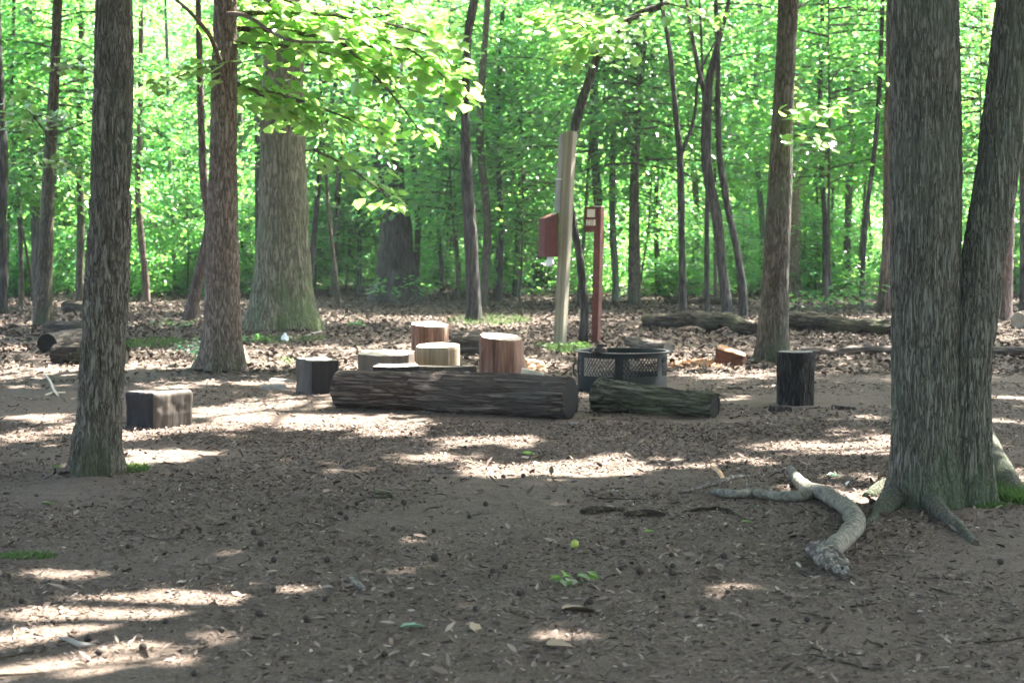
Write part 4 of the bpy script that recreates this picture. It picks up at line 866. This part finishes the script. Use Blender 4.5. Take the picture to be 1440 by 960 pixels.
sticks('stick', 'low dark curved stick left of the fallen branch', 'stick', [[(960,722,.004,4), (990,719,.012,6), (1010,718,.014,7), (1026,722,.01,6), (1042,728,.003,3)]], 'log_rot')
sticks('stick', 'dark stubby stick in the middle foreground, left of its pair', 'stick', [[(818,726,.012,9), (832,724,.016,12), (850,722,.014,9), (877,719,.01,5)]], 'log_rot')
sticks('stick', 'dark stubby stick in the middle foreground, right of its pair', 'stick', [[(880,730,.012,8), (898,728,.016,11), (922,727,.014,9), (936,727,.008,4)]], 'log_rot')
sticks('stick', 'short pale broken stick in the left middle foreground', 'stick', [[(491,813,.012,7), (500,820,.014,9), (510,829,.012,9)]], 'stick')
sticks('stick', 'thin pale forked twig on the dirt left of the left foreground tree', 'stick', [[(62,537,.10,2.5), (70,543,.07,3), (76,552,.03,3.5), (82,559,.01,3)], [(76,554,.02,3), (64,558,.01,2.5)], [(78,556,.02,3), (92,555,.015,2)]], 'end_pale', parts=('stem', 'twig'))
sticks('stick', 'pale curled bark strip on the sunlit dirt at the lower left', 'stick', [[(84,900,.01,4), (100,908,.02,7), (115,912,.015,8), (134,909,.006,3)]], 'end_grey')
sticks('stick', 'thin pale twig behind the old oak foot, on the leaf litter', 'stick', [[(430,474,.02,2.5), (440,471,.02,3), (452,468,.02,2.5)]], 'end_grey')
# many small twigs strewn about
def twig_mesh(L, r, seed):
    k = 6; x = np.linspace(-L/2, L/2, k); P = np.stack([x, np.cumsum(R.normal(0, L*.035, k)), R.normal(0, L*.008, k)], 1); q, rr = smoothpath(P, np.linspace(r, r*.4, k), L/12); a = Acc(); v, f = tube(q, rr, 6); a.add(v, f)
    if seed % 2:
        p = P[3]; v, f = tube(np.stack([p, p+np.array([L*.12, L*.1, .0]), p+np.array([L*.24, L*.16, 0])]), np.array([r*.6, r*.5, r*.2]), 5); a.add(v, f)
    return a.mesh('twig', [M['stick' if seed % 3 else 'log_rot']])
TW = [twig_mesh(random.uniform(.10, .34), random.uniform(.003, .006), i) for i in range(9)]
for i in range(70):
    px = random.uniform(10, 1430); py = random.uniform(600, 950)
    if i < 34: px = random.uniform(1100, 1435); py = random.uniform(770, 945)
    p = GP(px, py); o = link('fallen_twig', TW[i % 9], None, (p[0], p[1], p[2]+.006), (0, random.uniform(-.06, .06), random.uniform(0, 6.28)))
    tag(o, 'thin dry twig lying loose on the bare foreground dirt', 'twig', 'small twigs strewn over the foreground')

# walnuts
def nut_mesh(r, seed, mat):
    bm = bmesh.new(); bmesh.ops.create_icosphere(bm, subdivisions=3, radius=r)
    for v in bm.verts: v.co *= 1+float((fbm(np.array(v.co[:])*45, 2, seed)-.5)*.22)
    for f in bm.faces: f.smooth = True
    me = bpy.data.meshes.new('walnut'); bm.to_mesh(me); bm.free(); me.materials.append(M[mat]); return me
NM = [nut_mesh(.021, i, 'nut') for i in range(3)]
nuts = [(357,748,9),(367,766,10),(568,713,9),(489,717,7),(550,703,6),(487,732,7),(683,715,8),(553,745,7),(612,788,13),(480,724,6),(502,712,6),(660,731,6),(610,749,7),(596,752,6),(693,806,9),(873,803,7),(900,807,12),(945,808,11),(830,847,11),(988,854,9),
        (669,857,8),(551,836,8),(201,913,12),(139,919,10),(124,903,12),(431,874,12),(364,867,12),(385,834,8),(163,801,8),(279,818,7),(457,845,7),(460,789,9),(273,948,9),(541,922,9),(312,890,8),(1004,681,8),(1226,707,9),(1203,719,9),(1407,789,9),(944,781,6),(1024,831,7),
        (885,647,7),(843,652,8),(708,671,7),(736,672,7),(946,798,5),(75,880,8),(329,835,8),(800,708,6),(1018,783,9),(710,800,6),(690,812,5),(730,833,5),(385,789,9),(233,877,7),(329,728,6),(1135,870,7),(30,850,8),(180,770,7)]
for i, (px, py, wd) in enumerate(nuts):
    p = GP(px, py); s = (wd/2/S_(py))/.021; s = min(max(s, .6), 1.25); o = link('walnut', NM[i % 3], None, (p[0], p[1], p[2]+.017*s), (random.random()*3, random.random()*3, 0)); o.scale = (s, s, s)
    tag(o, 'round blackened walnut lying on the foreground dirt', 'walnut', 'fallen dark walnuts on the dirt')
p = GP(808, 770); o = link('walnut', nut_mesh(.021, 9, 'nut_green'), None, (p[0], p[1], p[2]+.018)); tag(o, 'single yellow green walnut in the middle foreground', 'walnut')

# fallen green leaves, dead leaves, litter
def single_leaf(name, label, px, py, L, mat, kind='lobed', cat='leaf', rz=0, tilt=.15, h=.012, group=None):
    p = GP(px, py); C = np.zeros((1, 3)); D = np.array([[1., 0, 0]]); U = np.array([[0, 0, 1.]])
    v, f = lobed(C, D, U, np.array([L]), .1) if kind == 'lobed' else leaf_quads(C, D, U, np.array([L]), np.array([L*.5]))
    o = link(name, mesh_np(name, v, [f], M[mat]), None, (p[0], p[1], p[2]+h), (random.uniform(-tilt, tilt), random.uniform(-tilt, tilt), rz)); return tag(o, label, cat, group)
M['pale_leaf'] = leaf_mat('pale_leaf_underside', [(.25,.42,.33), (.3,.5,.4)], [(.2,.4,.25), (.2,.4,.25)], tf=.2)
M['dead'] = chip_mat('dead_leaf', [(0, (.16,.11,.075)), (.5, (.3,.24,.17)), (1, (.2,.13,.09))])
single_leaf('fallen_leaf', 'pale turquoise leaf lying on the dirt at the bottom left of centre', 563, 884, .10, 'pale_leaf', rz=.2)
single_leaf('fallen_leaf', 'pale green leaf lying behind the forked branch', 1162, 668, .09, 'pale_leaf', rz=.1, kind='x')
single_leaf('fallen_leaf', 'small pale leaf just in front of the fork branch tip', 1067, 714, .05, 'pale_leaf', rz=2, kind='x')
single_leaf('fallen_leaf', 'white curled leaf in the sunny patch left of the twin trunk', 1190, 683, .05, 'white', rz=1, kind='x', tilt=.6)
single_leaf('fallen_leaf', 'small pale leaf below the sunny patch in the middle', 859, 694, .05, 'white', rz=0, kind='x')
single_leaf('fallen_leaf', 'bright green leaf on the dirt beneath the long log', 733, 637, .11, 'leaf_near', rz=.1, kind='x')
single_leaf('fallen_leaf', 'green leaf at the left on the dirt in front of the timber block', 75, 662, .07, 'leaf_near', rz=.5)
single_leaf('fallen_leaf', 'dull green leaf in the left foreground shade', 60, 712, .07, 'leaf_near', rz=.3)
single_leaf('fallen_leaf', 'tiny green leaf right of the middle foreground', 905, 750, .06, 'leaf_near', rz=.3, kind='x')
single_leaf('fallen_leaf', 'yellow green leaf left of the fork of the branch', 1042, 735, .06, 'leaf_near', rz=.3, kind='x')
single_leaf('dead_leaf', 'pale brown dead leaf in the sunny patch at the bottom centre', 768, 912, .11, 'dead', rz=.1)
single_leaf('dead_leaf', 'curled pale dead leaf at the bottom left of centre', 660, 885, .09, 'dead', rz=.4, tilt=.4)
single_leaf('dead_leaf', 'wide ragged dead leaf right of centre in the foreground', 790, 857, .15, 'dead', rz=.2)
single_leaf('dead_leaf', 'upright curled dead leaf right of centre in the foreground', 941, 824, .06, 'dead', rz=1.4, tilt=.7)
def seedling(name, label, px, py, leaves, cat, mat, h, spread, size, kind='lobed', group=None, stemmat='bark_grey'):
    b = GP(px, py); root = thing(name, label, cat, tuple(b), 0, group); LV = []; LF = []; off = 0; st = Acc()
    for i in range(leaves):
        a = R.uniform(0, 2*PI); r = spread*math.sqrt(R.uniform(.02, 1)); hh = h*R.uniform(.35, 1); C = np.array([[r*math.cos(a), r*math.sin(a), hh]])
        D = unit(np.array([[math.cos(a), math.sin(a), -.15]])); U = np.array([[R.normal(0, .3), R.normal(0, .3), 1.]]); U = unit(U-D*(U*D).sum()); L = np.array([size*R.uniform(.7, 1.2)])
        v, f = lobed(C, D, U, L) if kind == 'lobed' else leaf_quads(C, D, U, L, L*.6); LV.append(v); LF.append(f+off); off += len(v)
        if i % 3 == 0: v, f = tube(np.stack([[0, 0, -.02], C[0]*np.array([.55, .55, .6]), C[0]]), np.array([.004, .003, .001]), 4, cap=False); st.add(v, f)
    link('foliage', mesh_np('foliage', np.concatenate(LV), [np.concatenate(LF)], M[mat]), root); link('stem', st.mesh('stem', [M[stemmat]]), root)
seedling('seedling', 'small bright green seedling with drooping leaves in the middle foreground', 800, 820, 9, 'plant', 'leaf_near', .045, .06, .055)
seedling('seedling', 'tiny green sprout right beside the bright green seedling', 824, 815, 4, 'plant', 'leaf_near', .05, .02, .04)
seedling('plant', 'green weeds growing left of the reddish trunk', 268, 500, 34, 'plant', 'ivy', .22, .26, .06)
seedling('plant', 'dark ivy climbing the left foot of the reddish trunk', 288, 518, 60, 'plant', 'ivy', .26, .13, .055)
seedling('plant', 'low green weeds at the foot of the old oak, left of the white litter', 345, 480, 40, 'plant', 'leaf', .12, .35, .07)
seedling('plant', 'yellow green weed left of the tall squared block', 406, 512, 10, 'plant', 'leaf_near', .09, .06, .05)
seedling('plant', 'green weeds growing at the foot of the grey post', 792, 490, 60, 'plant', 'grass', .10, .38, .06, kind='x')
seedling('plant', 'small leafy weed beside the left fallen log in the middle distance', 245, 463, 26, 'plant', 'leaf', .18, .4, .08)
seedling('plant', 'bushy weeds in front of the dark flaring trunk', 568, 430, 90, 'plant', 'leaf', .7, .9, .12)
seedling('plant', 'low spreading weeds beyond the long rotten log', 1150, 440, 80, 'plant', 'leaf', .45, 1.2, .13)
seedling('plant', 'leafy sprig in front of the dark trunk left of the twin trunk', 1215, 440, 70, 'plant', 'leaf', .9, .7, .13)
seedling('plant', 'small green plant in the litter behind the stools', 500, 462, 12, 'plant', 'leaf', .14, .1, .09)
def grass(name, label, px, py, rx, ry, n, h):
    c = GP(px, py); a = rx/S_(py); d = max(.08, (G(px, py-ry)[1]-G(px, py+ry)[1])/2); t = R.uniform(0, 2*PI, n); r = np.sqrt(R.uniform(0, 1, n)); B = np.stack([r*np.cos(t)*a, r*np.sin(t)*d, np.zeros(n)-.01], 1)
    Hh = h*R.uniform(.4, 1.1, n); lean = R.normal(0, .45, (n, 2)); T = B+np.stack([lean[:, 0]*Hh, lean[:, 1]*Hh, Hh], 1); S = np.stack([R.normal(0, 1, n), R.normal(0, 1, n), np.zeros(n)], 1); S = unit(S)*.0035
    Mx = (B+T)/2+[0, 0, .15]*Hh[:, None]*.5; V = np.stack([B-S, B+S, Mx+S*.8, T, Mx-S*.8], 1).reshape(-1, 3); k = np.arange(n)[:, None]*5
    o = link(name, mesh_np(name, V, [k+np.array([[0,1,2,4]]), k+np.array([[4,2,3]])], M['grass']), None, tuple(c)); tag(o, label, 'grass', kind='stuff')
grass('grass', 'green grass tufts right of the foot of the left foreground tree', 185, 662, 26, 5, 500, .05)
grass('grass', 'green grass at the right edge beside the root of the twin trunk', 1432, 698, 36, 12, 1500, .10)
grass('grass', 'patch of bright moss and grass in front of the slim twin stem', 1392, 710, 26, 4, 500, .04)
grass('grass', 'thin grass on the leaf litter behind the left foreground tree', 210, 484, 45, 7, 1300, .09)
grass('grass', 'grass tufts in the left foreground shade', 36, 783, 42, 5, 500, .03)
grass('grass', 'grass around the foot of the grey post', 800, 492, 32, 6, 900, .10)
grass('grass', 'grass in the litter at the foot of the old oak', 400, 478, 60, 5, 900, .08)
grass('grass', 'mossy grass at the foot of the dim trunk behind the stools', 690, 452, 60, 6, 800, .12)
# white litter at the oak
def litter():
    b = GP(401, 481); bm = bmesh.new(); bmesh.ops.create_icosphere(bm, subdivisions=4, radius=.05)
    for v in bm.verts:
        c = np.array(v.co[:]); v.co = Vector(c)*(1+float((fbm(c*32, 3, 3)-.5)*1.1)); v.co.z = v.co.z*1.3*(1 if v.co.z < 0 or abs(v.co.x) > .02 else 1.25)
    me = bpy.data.meshes.new('crumpled_bag'); bm.to_mesh(me); bm.free(); me.materials.append(M['white'])
    o = link('crumpled_bag', me, None, (b[0], b[1], b[2]+.055)); tag(o, 'crumpled white bag lying in the litter at the foot of the old oak', 'litter')
litter()
# ------------------------------------------------------------------ ground litter
CH = [(0, (.035,.025,.019)), (.3, (.080,.057,.044)), (.6, (.135,.099,.079)), (.88, (.20,.153,.126)), (.97, (.27,.22,.18)), (1, (.40,.34,.28))]
M['chips'] = chip_mat('wood_chip_litter', CH)
M['leaflitter'] = chip_mat('dead_leaf_litter', [(0, (.028,.020,.015)), (.35, (.050,.036,.026)), (.65, (.078,.056,.040)), (.9, (.115,.085,.062)), (1, (.22,.185,.15))])  # tone darkened in place of canopy shade over the back floor
M['sawdust'] = chip_mat('fresh_chips', [(0, (.45,.2,.09)), (.5, (.65,.4,.24)), (1, (.78,.62,.45))])
def scatter(name, label, cat, n, y0, y1, smin, smax, asp, mat, lift=.004, tilt=.25, thr=.0, wide=.345, power=2., fscale=1.2, xoff=1.0):
    y = (R.uniform(0, 1, n)*(y1**power-y0**power)+y0**power)**(1/power); x = R.uniform(-1, 1, n)*(wide*y+xoff)
    k = fbm(np.stack([x*fscale, y*fscale, x*0], 1), 3, 77)+R.normal(0, .08, n) > thr; x = x[k]; y = y[k]; m = len(x); z = ground_z(x, y)+lift*R.uniform(.2, 2, m)
    yaw = R.uniform(0, 2*PI, m); D = unit(np.stack([np.cos(yaw), np.sin(yaw), R.normal(0, tilt*.6, m)], 1)); U = rand_up(m, tilt); U = unit(U-D*(U*D).sum(1)[:, None]); L = smin*(smax/smin)**(R.uniform(0, 1, m)**1.6)
    v, f = leaf_quads(np.stack([x, y, z], 1), D, U, L, L*asp*R.uniform(.6, 1.4, m), fold=.18, droop=-.08); o = link(name, mesh_np(name, v, [f], M[mat], smooth=False)); tag(o, label, cat, kind='stuff')
scatter('wood_chips', 'brown wood chips and bark crumbs covering the foreground dirt', 'wood chips', 210000, 5.0, 14, .010, .045, .32, 'chips', thr=.42, tilt=.5, lift=.004, fscale=.75)
scatter('wood_chips', 'brown chips and leaf crumbs over the trodden dirt around the logs', 'wood chips', 75000, 13, 23, .02, .06, .5, 'chips', thr=.42)
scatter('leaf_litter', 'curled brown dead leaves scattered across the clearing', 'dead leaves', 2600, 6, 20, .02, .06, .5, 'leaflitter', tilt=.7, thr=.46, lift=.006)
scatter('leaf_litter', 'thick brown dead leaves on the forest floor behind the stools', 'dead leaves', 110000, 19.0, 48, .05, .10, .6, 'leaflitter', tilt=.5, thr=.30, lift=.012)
scatter('bark_crumbs', 'larger dark bark crumbs and leaf scraps strewn through the foreground litter', 'bark crumbs', 9000, 5, 15, .03, .085, .3, 'chips', thr=.45, tilt=.5, lift=.01, fscale=.9)
def sawdust():
    b = GP(985, 513); n = 1500; x = R.normal(0, .22, n); y = R.normal(0, .28, n); z = .06*np.exp(-(x/.2)**2-(y/.3)**2)+R.uniform(0, .012, n); yaw = R.uniform(0, 2*PI, n); D = unit(np.stack([np.cos(yaw), np.sin(yaw), R.normal(0, .3, n)], 1)); U = rand_up(n, .4); U = unit(U-D*(U*D).sum(1)[:, None])
    L = R.uniform(.02, .06, n); v, f = leaf_quads(np.stack([x, y, z], 1), D, U, L, L*.5); o = link('fresh_wood_chips', mesh_np('fresh_wood_chips', v, [f], M['sawdust'], smooth=False), None, tuple(b)); tag(o, 'heap of fresh orange wood chips beside the split log wedge', 'wood chips', kind='stuff')
sawdust()
def haze():
    a = Acc(); box_bm(a, (0, 15, 14), (340, 260, 34)); o = link('haze', a.mesh('haze', [], False)); tag(o, 'thin pale haze hanging in the wood', 'haze', kind='stuff')
    m = bpy.data.materials.new('haze_air'); m.use_nodes = True; t = m.node_tree; t.nodes.clear()
    out = t.nodes.new('ShaderNodeOutputMaterial'); v = t.nodes.new('ShaderNodeVolumePrincipled'); v.inputs['Color'].default_value = (.86, .94, 1, 1)
    v.inputs['Density'].default_value = .0006; v.inputs['Anisotropy'].default_value = .2; t.links.new(v.outputs[0], out.inputs['Volume']); o.data.materials.append(m)
haze()
print('faces', sum(len(o.data.polygons) for o in sc.objects if o.type == 'MESH'))
